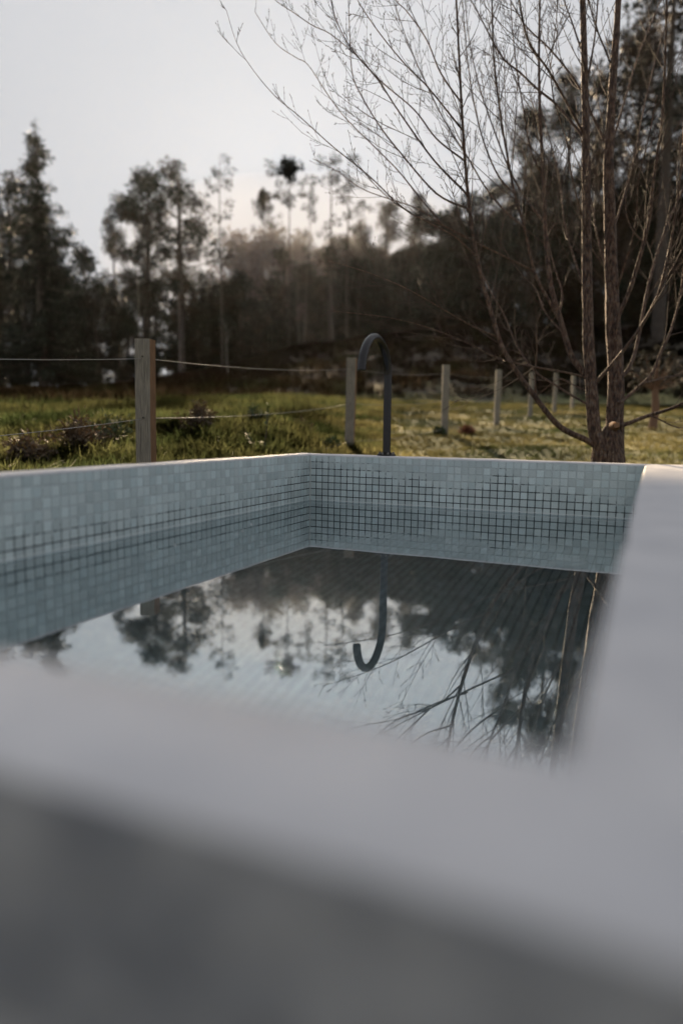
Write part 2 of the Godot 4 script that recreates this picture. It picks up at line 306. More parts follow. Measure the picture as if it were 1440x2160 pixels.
# ---------------------------------------------------------------- trees
func fluff(s: Shape, at: Vector3, r: Vector3, count: int, long: float, wide: float, tone: Color, hang: float) -> void:
	for k in count:
		var d := Vector3(rng.randfn(), rng.randfn(), rng.randfn()).normalized()
		var p := at + d * r * pow(rng.randf(), 0.45)
		var dir := (d + Vector3(rng.randfn(), rng.randfn(), rng.randfn()) * 0.7 + Vector3.DOWN * hang).normalized()
		var across := dir.cross(Vector3(rng.randfn(), rng.randfn(), rng.randfn())).normalized()
		var f := rng.randf_range(0.6, 1.35)
		var l := rng.randf_range(0.6, 1.3)
		blade(s, p, dir, across, long * l, wide * l, Color(tone.r * f, tone.g * f, tone.b * f))

func make_tree(sort: String, wood: Material, pale: Material, leaf: Material) -> Node3D:
	var o := Node3D.new()
	var w := Shape.new()
	var s := Shape.new()
	var green := Color(0.015, 0.022, 0.011)
	var brown := Color(0.05, 0.031, 0.018)
	var bark := wood
	if sort == "spruce":
		tube(w, [Vector3.ZERO, Vector3(0.04, 4, 0), Vector3(0, 8, 0.03), Vector3(0, 10, 0)], [0.2, 0.13, 0.05, 0.012], 7)
		var y := 1.0
		while y < 9.7:
			var t := (y - 1.0) / 9.0
			for k in (7 if t < 0.6 else 5):
				var ang := rng.randf() * TAU
				var long := (2.2 * pow(1.0 - t, 0.85) + 0.12) * rng.randf_range(0.65, 1.15)
				var out := Vector3(cos(ang), 0, sin(ang))
				var a := Vector3(0, y + rng.randf_range(-0.12, 0.12), 0)
				var b := a + out * long * 0.55 + Vector3.DOWN * long * 0.12
				var e := a + out * long + Vector3.DOWN * long * rng.randf_range(0.02, 0.2)
				tube(w, [a, b, e], [0.03, 0.02, 0.008], 4, Color.WHITE, 0.0, false)
				var n := int(7 + long * 34.0)
				for q in n:
					var f := float(q + 1) / n
					var p := (a.lerp(b, f * 2.0) if f < 0.5 else b.lerp(e, f * 2.0 - 1.0))
					fluff(s, p, Vector3.ONE * 0.14, 3, 0.2, 0.05, green, 0.5)
			y += 0.34 * (1.0 + rng.randf_range(-0.2, 0.25)) * (1.0 if t < 0.7 else 1.15)
		fluff(s, Vector3(0, 9.9, 0), Vector3(0.06, 0.2, 0.06), 24, 0.15, 0.04, green, -0.4)
	elif sort == "pine":
		var lean := Vector3(rng.randf_range(-0.3, 0.3), 0, rng.randf_range(-0.3, 0.3))
		tube(w, [Vector3.ZERO, Vector3(0, 3.5, 0) + lean * 0.5, Vector3(0, 7, 0) + lean, Vector3(0, 9.7, 0) + lean * 1.2], [0.19, 0.15, 0.1, 0.03], 8)
		for k in 30:
			var t := pow(rng.randf(), 0.75)
			var y := lerpf(3.6, 9.6, t)
			var reach := (0.45 + 1.5 * sin(PI * clampf(0.18 + 0.8 * t, 0.0, 1.0))) * rng.randf_range(0.45, 1.1) * (0.55 if t < 0.25 else 1.0)
			var ang := rng.randf() * TAU
			var a := Vector3(0, y - 0.3, 0) + lean * (y / 8.0)
			var e := a + Vector3(cos(ang) * reach, rng.randf_range(0.1, 0.7), sin(ang) * reach)
			tube(w, [a, a.lerp(e, 0.5) + Vector3.DOWN * 0.08, e], [0.045, 0.03, 0.01], 4, Color.WHITE, 0.0, false)
			var tone := green.lerp(brown, clampf(rng.randf_range(-0.5, 0.9), 0.0, 0.9))
			fluff(s, e, Vector3(0.5, 0.36, 0.5) * rng.randf_range(0.7, 1.2), 105, 0.24, 0.055, tone, -0.1)
			for q in 3:
				fluff(s, a.lerp(e, rng.randf_range(0.45, 0.9)) + Vector3(rng.randfn(), rng.randfn(), rng.randfn()) * 0.2, Vector3(0.28, 0.22, 0.28), 40, 0.22, 0.05, tone, -0.1)
		fluff(s, Vector3(0, 9.6, 0) + lean * 1.2, Vector3(0.35, 0.4, 0.35), 120, 0.22, 0.05, green, -0.2)
	elif sort == "tufted":
		tube(w, [Vector3.ZERO, Vector3(0.05, 3.5, 0), Vector3(0, 7, 0), Vector3(0.02, 9.8, 0)], [0.05, 0.036, 0.022, 0.008], 6)
		for k in 56:
			var d := Vector3(rng.randfn(), rng.randfn(), rng.randfn()).normalized() * pow(rng.randf(), 0.5)
			var e := Vector3(0, 9.2, 0) + d * Vector3(0.36, 0.52, 0.36)  # dense core, shaped to keep the sun off the pool
			if k > 21: e = Vector3(rng.randfn() * 0.5, rng.randf_range(7.7, 9.45), rng.randfn() * 0.5)
			tube(w, [Vector3(0, e.y - 0.2, 0), e], [0.012, 0.005], 4, Color.WHITE, 0.0, false)
			fluff(s, e, Vector3(0.17, 0.19, 0.17) * rng.randf_range(0.6, 1.3), 62 if k < 22 else 34, 0.16, 0.055, green.lerp(brown, clampf(rng.randf_range(-0.4, 0.7), 0, 1)), 0.3)
	elif sort == "slim":
		bark = pale if rng.randf() < 0.3 else wood
		var lean := Vector3(rng.randf_range(-0.15, 0.15), 0, rng.randf_range(-0.15, 0.15))
		tube(w, [Vector3.ZERO, Vector3(0.05, 3.5, 0) + lean * 0.4, Vector3(0, 7, 0) + lean, Vector3(0.04, 9.8, 0) + lean], [0.05, 0.04, 0.026, 0.008], 6)
		for k in 15:
			var t := rng.randf()
			var y := lerpf(7.2, 9.8, pow(t, 0.7)) if k > 3 else rng.randf_range(5.0, 7.5)
			var reach := rng.randf_range(0.15, 0.75) * (1.2 - 0.7 * t)
			var ang := rng.randf() * TAU
			var a := Vector3(0, y - 0.25, 0) + lean
			var e := a + Vector3(cos(ang) * reach, rng.randf_range(0.05, 0.35), sin(ang) * reach)
			tube(w, [a, e], [0.016, 0.006], 4, Color.WHITE, 0.0, false)
			fluff(s, e, Vector3(0.19, 0.22, 0.19) * rng.randf_range(0.7, 1.2), 42, 0.17, 0.045, green.lerp(brown, clampf(rng.randf_range(-0.4, 0.7), 0, 1)), 0.3)
	else:
		tube(w, [Vector3.ZERO, Vector3(0.1, 3, 0.05), Vector3(0, 6.5, 0), Vector3(0, 9.2, 0)], [0.2, 0.16, 0.09, 0.02], 7)
		for k in 46:
			var t := rng.randf()
			var y := lerpf(0.9, 9.5, t)
			var wide := 2.3 * sqrt(sin(PI * clampf(0.12 + 0.86 * t, 0.0, 1.0)))
			var ang := rng.randf() * TAU
			var reach := wide * sqrt(rng.randf())
			var e := Vector3(cos(ang) * reach, y, sin(ang) * reach)
			tube(w, [Vector3(0, y * 0.8, 0), e], [0.04, 0.012], 4, Color.WHITE, 0.0, false)
			fluff(s, e, Vector3(0.8, 0.62, 0.8) * rng.randf_range(0.7, 1.25), 150 if sort != "glow_brown" else 80, 0.27, 0.12, green.lerp(brown, clampf(rng.randf_range(-0.7, 0.6), 0, 1)) if sort != "glow_brown" else Color(0.11, 0.068, 0.045) * rng.randf_range(0.6, 1.2), 0.2)  # the brown of these crowns stands in for warm backlight
	put("trunk", w.mesh(bark), o)
	put("crown", s.mesh(leaf), o)
	return o

# ---------------------------------------------------------------- twigs
func sprout(s: Shape, root: Vector3, dir: Vector3, long: float, r: float, level: int, up: float) -> void:
	var pts := [root]
	var rad := [r]
	var p := root
	var d := dir
	var n := 5 if level == 0 else 3
	for k in n:
		d = (d + Vector3.UP * up + Vector3(rng.randfn(), rng.randfn(), rng.randfn()) * 0.07).normalized()
		p += d * long / n
		pts.append(p)
		rad.append(lerpf(r, maxf(r * 0.35, 0.0006), float(k + 1) / n))
	tube(s, pts, rad, 4 if level else 5, Color.WHITE, 0.0, false)
	for k in range(1, n + 1):   # a bud at each node
		var b: Vector3 = pts[k] + Vector3(rng.randfn(), rng.randfn(), rng.randfn()) * 0.001
		tube(s, [b - d * 0.004, b, b + d * 0.005], [0.0004, 0.0018, 0.0003], 4, Color.WHITE, 0.0, false)
	if level < 2:
		var many := int(long * (13.0 if level == 0 else 10.0)) + (1 if rng.randf() < 0.5 else 0)
		for k in many:
			var f := rng.randf_range(0.15, 0.98) * n
			var at: Vector3 = pts[int(f)].lerp(pts[mini(int(f) + 1, n)], f - int(f))
			var ax := d.cross(Vector3(rng.randfn(), rng.randfn(), rng.randfn())).normalized()
			sprout(s, at, d.rotated(ax, rng.randf_range(0.45, 0.85)), long * rng.randf_range(0.2, 0.5) * (1.1 - 0.6 * f / n), maxf(r * 0.5, 0.0007), level + 1, up)

# ---------------------------------------------------------------- the scene
func _ready() -> void:
	rng.seed = 20240611
	lump.seed = 5
	lump.frequency = 0.02
	lump.fractal_octaves = 3

	# camera: low over the corner of the pool, wide open lens focused on the spout
	var camera := Camera3D.new()
	camera.name = "camera"
	add_child(camera)
	camera.transform = Transform3D(Basis(Vector3(0.91562, 0.01405, -0.4018), Vector3(-0.06125, 0.9926, -0.10487), Vector3(0.39736, 0.12063, 0.9097)).orthonormalized(), Vector3(0, 0.105, 0))
	var lens := CameraAttributesPhysical.new()
	lens.frustum_focal_length = 16.577
	lens.frustum_near = 0.02
	lens.frustum_far = 900.0
	lens.frustum_focus_distance = 2.85
	lens.exposure_aperture = 0.9
	camera.attributes = lens
	camera.current = true

	# sky, sun, haze
	# a thin even veil of high cloud, brightest round the low sun
	var to_sun := SUN.normalized()
	var air := Image.create(512, 256, false, Image.FORMAT_RGBF)
	for y in 256:
		var up := PI * (0.5 - (y + 0.5) / 256.0)
		for x in 512:
			var around := TAU * (x + 0.5) / 512.0
			var d := Vector3(sin(around) * cos(up), sin(up), -cos(around) * cos(up))
			var off := rad_to_deg(acos(clampf(d.dot(to_sun), -1.0, 1.0)))
			var g := exp(-pow(off / 26.0, 1.2))
			var veil := 1.0 + 0.05 * lump.get_noise_3d(d.x * 60.0, d.y * 110.0, d.z * 60.0)
			air.set_pixel(x, y, Color((0.166 + 0.080 * g) * veil, (0.170 + 0.080 * g) * veil, (0.181 + 0.077 * g) * veil))
	var sky := PanoramaSkyMaterial.new()
	sky.panorama = ImageTexture.create_from_image(air)
	var env := Environment.new()
	env.background_mode = Environment.BG_SKY
	env.sky = Sky.new()
	env.sky.sky_material = sky
	env.tonemap_mode = Environment.TONE_MAPPER_LINEAR
	env.tonemap_exposure = 3.1
	env.volumetric_fog_enabled = true   # evening haze, scattering forward
	env.volumetric_fog_density = 0.00007
	env.volumetric_fog_albedo = Color(0.97, 0.98, 1.0)
	env.volumetric_fog_anisotropy = 0.72
	env.sdfgi_enabled = true
	env.ssao_enabled = true
	env.ssil_enabled = true
	var world := WorldEnvironment.new()
	world.name = "surroundings"
	world.environment = env
	add_child(world)
	var sun := DirectionalLight3D.new()
	sun.name = "sun"
	sun.light_color = Color(1.0, 0.88, 0.72)
	sun.light_energy = 1.6
	sun.light_angular_distance = 0.5
	sun.shadow_enabled = true
	add_child(sun)
	sun.look_at_from_position(SUN, Vector3.ZERO)

	build_ground()
	build_pool()
	build_spout()
	build_fence()
	build_bare_tree()
	build_wood()
	build_mist()
	build_grass()
	build_weeds()

func build_ground() -> void:
	var s := Shape.new()
	var xs := steps(-220.0, 220.0, [-1.21, 0.02])
	var zs := steps(-260.0, 120.0, [-2.42, -0.19])
	var row := xs.size()
	for z in zs:
		for x in xs:
			var v := along(x, z)
			var a := bearing(x, z)
			var p := Vector3(x, ground_at(x, z), z)
			var nor := Vector3(ground_at(x - 0.3, z) - ground_at(x + 0.3, z), 0.6, ground_at(x, z - 0.3) - ground_at(x, z + 0.3)).normalized()
			var straw := clampf(lump.get_noise_2d(x * 25.0, z * 25.0) * 1.2 + 0.35, 0.0, 1.0)
			var turf := Color(0.14, 0.155, 0.06).lerp(Color(0.42, 0.38, 0.16), straw)
			var litter := Color(0.06, 0.046, 0.034).lerp(Color(0.11, 0.09, 0.065), clampf(lump.get_noise_2d(x * 12.0 + 70.0, z * 12.0) + 0.5, 0.0, 1.0))
			var edge := lerpf(13.0, 24.0, smoothstep(-0.4, 0.1, a)) + lump.get_noise_2d(x * 15.0, z * 15.0 + 90.0) * 4.0
			s.vert(p, nor, turf.lerp(litter, smoothstep(edge - 1.2, edge + 1.2, v)))
	for j in zs.size() - 1:
		for k in row - 1:
			if xs[k] > -1.215 and xs[k + 1] < 0.03 and zs[j] > -2.43 and zs[j + 1] < -0.18:
				continue   # the pool stands in this hole
			var a := j * row + k
			s.i.append_array([a, a + 1, a + row + 1, a, a + row + 1, a + row])
	var m := paint(Color.WHITE, 0.95, true)
	grained(m, noise_map(FastNoiseLite.TYPE_SIMPLEX, 0.03, col(0.55, 0.55, 0.55), col(1, 1, 1)), Vector3.ONE * 0.9, noise_map(FastNoiseLite.TYPE_SIMPLEX, 0.05, Color.BLACK, Color.WHITE), 3.0, true)
	var o := put("ground", s.mesh(m), self)
	tag(o, "rough sloping meadow ground rising to a wooded bank", "ground", "", "structure")

# ---------------------------------------------------------------- pool
const X0 := -1.17
const X1 := -0.02
const Z0 := -2.38
const Z1 := -0.23
const WATER := -0.176
const FLOOR := -0.779
const PITCH := 0.025
const WALL := 0.08

func tile_mesh(m: Material, jitter: float) -> ArrayMesh:
	# one glass mosaic tile facing +z, front at z = 0, edges chamfered
	var s := Shape.new()
	add_tile(s, Transform3D(Basis(), Vector3.ZERO), Color.WHITE, jitter)
	return s.mesh(m)

func add_tile(s: Shape, tf: Transform3D, c: Color, jitter := 0.0) -> void:
	var h := PITCH * 0.5 - 0.0015
	var f := h - 0.0007
	var back := -0.0045
	var fr := []
	var md := []
	var bk := []
	for q in [[-1, -1], [1, -1], [1, 1], [-1, 1]]:
		fr.append(tf * Vector3(q[0] * f, q[1] * f, rng.randf_range(-jitter, jitter)))
		md.append(tf * Vector3(q[0] * h, q[1] * h, -0.0007))
		bk.append(tf * Vector3(q[0] * h, q[1] * h, back))
	var nor := (tf.basis * Vector3.BACK).normalized()
	var true_n: Vector3 = (fr[1] - fr[0]).cross(fr[3] - fr[0]).normalized()
	s.quad(fr[0], fr[1], fr[2], fr[3], true_n if true_n.dot(nor) > 0.0 else -true_n, c)
	var outs := [Vector3.DOWN, Vector3.RIGHT, Vector3.UP, Vector3.LEFT]
	for k in 4:
		var j := (k + 1) % 4
		var o: Vector3 = (tf.basis * outs[k]).normalized()
		s.quad(fr[k], fr[j], md[j], md[k], (nor + o).normalized(), c)
		s.quad(md[k], md[j], bk[j], bk[k], o, c)

func tile_tone() -> Color:
	var f := rng.randf_range(0.8, 1.13)
	var w := rng.randf_range(-0.012, 0.016)
	return Color(0.55 * f + w, 0.635 * f, 0.64 * f - w * 0.4)

func grout_map(columns: int, rows: int, dark_from: Array) -> ImageTexture:
	# pale joints high up, joints black with damp where the water has crept up, column by column
	var k := 6
	var im := Image.create(columns * k, rows * k, false, Image.FORMAT_RGBA8)
	for x in columns * k:
		var t := float(x) / (columns * k) * (dark_from.size() - 1)
		var edge: float = lerpf(dark_from[int(t)], dark_from[mini(int(t) + 1, dark_from.size() - 1)], t - int(t))
		edge += lump.get_noise_2d(x * 9.0, 5.0) * 1.0
		for y in rows * k:
			var at := float(y) / k + lump.get_noise_2d(x * 14.0, y * 14.0) * 1.6
			var pale := Color(0.42, 0.47, 0.48) * (1.0 + 0.25 * lump.get_noise_2d(x * 30.0, y * 30.0))
			var c := pale.lerp(Color(0.018, 0.024, 0.028), smoothstep(edge - 0.9, edge + 0.7, at))
			c.a = 1.0
			im.set_pixel(x, y, c.linear_to_srgb())
	return ImageTexture.create_from_image(im)

func tiled_wall(pool: Node3D, called: String, corner: Vector3, right: Vector3, columns: int, dark: Array, mats: Array, loose: Material, singles: Callable) -> void:
	# a grout bed with its mosaic: corner is the upper left corner seen from inside the pool, right runs along the wall
	var rows := 31
	var face := right.cross(Vector3.UP)   # towards the water
	var bed := Shape.new()
	var a := corner - face * 0.0013
	var wide := right * columns * PITCH
	var deep := Vector3.DOWN * (rows * PITCH + 0.004)
	bed.quad(a + deep, a + deep + wide, a + wide, a, face)
	var b := a - face * 0.012
	bed.quad(b + deep, b + deep + wide, b + wide, b, -face)
	bed.quad(a, a + wide, b + wide, b, Vector3.UP)
	var grout := paint(Color.WHITE, 0.85)
	grout.albedo_texture = grout_map(columns, rows, dark)
	var wall := put(called, bed.mesh(grout), pool)
	var rest := Shape.new()
	var turned := Basis(right, Vector3.UP, face)
	for r in rows:
		for k in columns:
			var p := corner + right * (k + 0.5) * PITCH + Vector3.DOWN * (0.002 + (r + 0.5) * PITCH)
			var tf := Transform3D(turned.rotated(face, rng.randf_range(-0.02, 0.02)), p + face * rng.randf_range(-0.0003, 0.0003))
			if singles.call(r, k):
				var o := put("tile", mats[rng.randi() % mats.size()], wall)
				o.transform = tf
			else:
				add_tile(rest, tf, tile_tone())
	var more := put("tile_field", rest.mesh(loose), wall)
	more.set_meta("kind", "stuff")

func resurfaced(s: Shape, m: Material) -> ArrayMesh:
	var st := SurfaceTool.new()
	st.create_from(s.mesh(m), 0)
	st.generate_normals()
	var out := st.commit()
	out.surface_set_material(0, m)
	return out

func build_pool() -> void:
	var pool := thing("plunge_pool", "small raised plunge pool lined with pale blue grey mosaic, plastered rim", "pool", Vector3.ZERO)
	# plastered shell: rim and outer faces in one ring, slightly hand-made
	var plaster := paint(Color.WHITE, 0.55)
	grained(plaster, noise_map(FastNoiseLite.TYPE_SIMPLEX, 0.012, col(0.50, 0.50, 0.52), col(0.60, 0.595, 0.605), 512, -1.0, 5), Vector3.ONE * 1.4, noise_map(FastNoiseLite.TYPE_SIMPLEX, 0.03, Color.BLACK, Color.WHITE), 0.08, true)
	var prof := [[0.0, -0.006], [0.0, -0.0035], [0.0012, -0.0012], [0.0038, 0.0], [0.03, 0.0006], [WALL - 0.012, 0.0], [WALL - 0.006, -0.0016], [WALL - 0.0016, -0.006], [WALL, -0.012], [WALL, -0.2], [WALL, -0.95]]
	var loop := []
	var cs := [Vector2(X0, Z0), Vector2(X1, Z0), Vector2(X1, Z1), Vector2(X0, Z1)]
	var outs := [Vector2(-1, -1), Vector2(1.9, -1), Vector2(1.9, 1), Vector2(-1, 1)]   # one long wall is thicker
	for k in 4:
		var n := int(cs[k].distance_to(cs[(k + 1) % 4]) / 0.05)
		for j in n:
			var t := float(j) / n
			var o: Vector2 = outs[k].lerp(outs[(k + 1) % 4], t)
			loop.append([cs[k].lerp(cs[(k + 1) % 4], t), o])
	var s := Shape.new()
	var np := prof.size()
	for l in loop:
		for k in np:
			var q: Vector2 = l[0] + l[1] * prof[k][0]
			var wob := lump.get_noise_2d(q.x * 160.0, q.y * 160.0)
			s.vert(Vector3(q.x, prof[k][1] + (wob * 0.0022 if k < 9 else 0.0), q.y), Vector3.UP)
	var face := Shape.new()
	face.v = s.v.duplicate(); face.n = s.n.duplicate(); face.c = s.c.duplicate(); face.t = s.t.duplicate()
	for j in loop.size():
		var j2 := (j + 1) % loop.size()
		for k in np - 1:
			(s if k < 7 else face).i.append_array([j * np + k, j2 * np + k, j2 * np + k + 1, j * np + k, j2 * np + k + 1, j * np + k + 1])
	var outer_grey := paint(Color.WHITE, 0.8)  # outer faces in a darker, bluer grey than the rim
	grained(outer_grey, noise_map(FastNoiseLite.TYPE_SIMPLEX, 0.01, col(0.17, 0.18, 0.2), col(0.33, 0.335, 0.345), 512, -1.0, 5), Vector3.ONE * 2.2, noise_map(FastNoiseLite.TYPE_SIMPLEX, 0.04, Color.BLACK, Color.WHITE), 0.15, true)
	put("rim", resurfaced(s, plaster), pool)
	put("outer_face", resurfaced(face, outer_grey), pool)

	var speck := noise_map(FastNoiseLite.TYPE_SIMPLEX, 0.06, col(0.72, 0.74, 0.75), col(1, 1, 1), 512, -1.0, 5)
	var mats := []
	for k in 18:
		var m := paint(tile_tone().linear_to_srgb(), rng.randf_range(0.22, 0.42))
		grained(m, speck, Vector3.ONE * 9.0, null, 0.0, true)
		mats.append(tile_mesh(m, 0.0002))
	var loose := paint(Color.WHITE, 0.3, true)
	grained(loose, speck, Vector3.ONE * 9.0, null, 0.0, true)
	var far_damp := [1.2, 1.0, 1.6, 2.0, 1.8, 2.4, 2.2, 4.0, 2.4, 3.4, 4.6, 4.8, 4.2, 3.4, 1.6, 2.6, 3.2, 3.6, 3.4, 4.4, 4.6, 5.0, 5.4, 5.6]
	var left_damp := [5.6, 5.2, 5.8, 5.0, 5.4, 4.8, 5.6, 4.6, 5.4, 5.0, 5.6, 4.8, 5.4, 4.6, 5.2, 4.6, 3.8, 3.0, 1.8]
	tiled_wall(pool, "end_wall", Vector3(X0, -0.002, Z0), Vector3.RIGHT, 46, far_damp, mats, loose, func(r, _k): return r < 7)
	tiled_wall(pool, "fence_side_wall", Vector3(X0, -0.002, Z1), Vector3.FORWARD, 86, left_damp, mats, loose, func(r, k): return r < 7 and k >= 27 and k < 70)
	tiled_wall(pool, "camera_side_wall", Vector3(X1, -0.002, Z0), Vector3.BACK, 86, [4.5, 5.0, 4.6, 5.2], mats, loose, func(_r, _k): return false)
	tiled_wall(pool, "entry_wall", Vector3(X1, -0.002, Z1), Vector3.LEFT, 46, [4.5, 5.0, 4.6, 5.2], mats, loose, func(_r, _k): return false)
	# floor
	var bed := Shape.new()
	rounded_box(bed, Vector3((X0 + X1) * 0.5, FLOOR - 0.0213, (Z0 + Z1) * 0.5), Vector3(X1 - X0 + 0.02, 0.04, Z1 - Z0 + 0.02), 0.001)
	var fl := put("basin_floor", bed.mesh(paint(col(0.13, 0.15, 0.155), 0.85)), pool)
	var field := Shape.new()
	for j in 86:
		for k in 46:
			add_tile(field, Transform3D(Basis(Vector3.RIGHT, Vector3.FORWARD, Vector3.UP), Vector3(X0 + (k + 0.5) * PITCH, FLOOR, Z0 + (j + 0.5) * PITCH)), tile_tone())
	put("tile_field", field.mesh(loose), fl).set_meta("kind", "stuff")
	# round white outlet cover on the floor
	var cover := Shape.new()
	tube(cover, [Vector3(0, 0, 0), Vector3(0, 0.012, 0), Vector3(0, 0.016, 0)], [0.062, 0.062, 0.05], 28)
	put("outlet_cover", cover.mesh(paint(col(0.62, 0.64, 0.64), 0.4)), pool, Vector3(-0.212, FLOOR + 0.001, -2.2))
	# sealant bead in the corner
	for p in [Vector2(X0, Z0), Vector2(X1, Z0)]:
		var bead := Shape.new()
		var g := 0.0022 if p.x < -0.5 else -0.0022
		tube(bead, [Vector3(p.x + g, -0.7, p.y + 0.0022), Vector3(p.x + g, -0.3, p.y + 0.0022), Vector3(p.x + g, -0.004, p.y + 0.0022)], [0.0022, 0.002, 0.0022], 8)
		put("sealant_bead", bead.mesh(paint(col(0.5, 0.53, 0.52), 0.5)), pool)

	# the water: a still sheet with a meniscus where it meets the tiles, filling the basin
	var w := Shape.new()
	var rings := [[0.0, 0.0028], [0.0007, 0.0016], [0.0018, 0.0007], [0.0035, 0.0002], [0.006, 0.0]]
	var cc := [Vector2(X0, Z0), Vector2(X1, Z0), Vector2(X1, Z1), Vector2(X0, Z1)]
	var ins := [Vector2(1, 1), Vector2(-1, 1), Vector2(-1, -1), Vector2(1, -1)]
	for side in 4:
		var e := (side + 1) % 4
		var inward: Vector2 = (ins[side] + ins[e]) * 0.5
		var first := w.v.size()
		for r in rings.size():
			var slope: float = (rings[maxi(r - 1, 0)][1] - rings[mini(r + 1, 4)][1]) / (rings[mini(r + 1, 4)][0] - rings[maxi(r - 1, 0)][0])
			if r == 4: slope = 0.0
			var nor := Vector3(inward.x * slope, 1.0, inward.y * slope).normalized()
			for q in [side, e]:
				var xz: Vector2 = cc[q] + ins[q] * rings[r][0]
				w.vert(Vector3(xz.x, WATER + rings[r][1], xz.y), nor)
		for r in 4:
			var k := first + r * 2
			w.i.append_array([k, k + 1, k + 3, k, k + 3, k + 2])
		var low1 := Vector3(cc[side].x, FLOOR - 0.003, cc[side].y)
		var low2 := Vector3(cc[e].x, FLOOR - 0.003, cc[e].y)
		# sides, a hair behind the face of the tiles
		w.quad(Vector3(low1.x, WATER + 0.0028, low1.z), Vector3(low2.x, WATER + 0.0028, low2.z), low2, low1, Vector3(-inward.x, 0, -inward.y))
	w.quad(Vector3(X0 + 0.006, WATER, Z0 + 0.006), Vector3(X1 - 0.006, WATER, Z0 + 0.006), Vector3(X1 - 0.006, WATER, Z1 - 0.006), Vector3(X0 + 0.006, WATER, Z1 - 0.006), Vector3.UP)
	w.quad(Vector3(X0, FLOOR - 0.003, Z0), Vector3(X1, FLOOR - 0.003, Z0), Vector3(X1, FLOOR - 0.003, Z1), Vector3(X0, FLOOR - 0.003, Z1), Vector3.DOWN)
	for k in w.v.size():   # the skin sits inside the tiles so that no two faces share a plane
		var p := w.v[k]
		p.x += -0.0009 if p.x < X0 + 0.0002 else (0.0009 if p.x > X1 - 0.0002 else 0.0)
		p.z += -0.0009 if p.z < Z0 + 0.0002 else (0.0009 if p.z > Z1 - 0.0002 else 0.0)
		w.v[k] = p
	var wet := StandardMaterial3D.new()
	wet.albedo_color = Color(0.9, 0.95, 0.97, 0.0)
	wet.roughness = 0.0
	wet.metallic = 0.42
	wet.transparency = BaseMaterial3D.TRANSPARENCY_ALPHA
	wet.refraction_enabled = true
	wet.refraction_scale = 0.033
	var water := put("water", w.mesh(wet), self)
	tag(water, "still mirror-like water filling the plunge pool", "water", "", "structure")

	# meniscus gleam put into colour: a pale thread along the two walls in view
	var gleam_tone := paint(col(0.62, 0.66, 0.66), 0.6)
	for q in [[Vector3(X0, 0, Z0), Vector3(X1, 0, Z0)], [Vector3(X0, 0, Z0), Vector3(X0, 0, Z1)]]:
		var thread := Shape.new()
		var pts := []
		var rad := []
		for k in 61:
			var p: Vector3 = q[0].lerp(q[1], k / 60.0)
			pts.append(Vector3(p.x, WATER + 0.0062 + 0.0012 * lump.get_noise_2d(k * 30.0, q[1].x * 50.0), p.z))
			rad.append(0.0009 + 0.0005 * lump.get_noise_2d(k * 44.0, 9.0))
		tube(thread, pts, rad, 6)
		put("gleam_line", thread.mesh(gleam_tone), pool)
	# air bubbles resting on the still surface
	var skin := StandardMaterial3D.new()
	skin.albedo_color = Color(1, 1, 1, 0.55)
	skin.roughness = 0.05
	skin.transparency = BaseMaterial3D.TRANSPARENCY_ALPHA
	for q in [[-1.03, -1.72, 0.0032], [-0.985, -1.6, 0.0026], [-0.97, -1.55, 0.0022], [-1.0, -1.33, 0.0028], [-1.13, -1.98, 0.0024], [-0.96, -1.9, 0.002]]:
		var dome := Shape.new()
		var r: float = q[2]
		tube(dome, [Vector3(0, -0.0005, 0), Vector3(0, r * 0.4, 0), Vector3(0, r * 0.75, 0), Vector3(0, r, 0)], [r * 1.05, r * 0.92, r * 0.62, r * 0.05], 12)
		var o := put(numbered("air_bubble"), dome.mesh(skin), self, Vector3(q[0], WATER + 0.0002, q[1]))
		tag(o, "tiny pale air bubble floating near the pool's long tiled wall", "bubble", "air bubbles on the water")

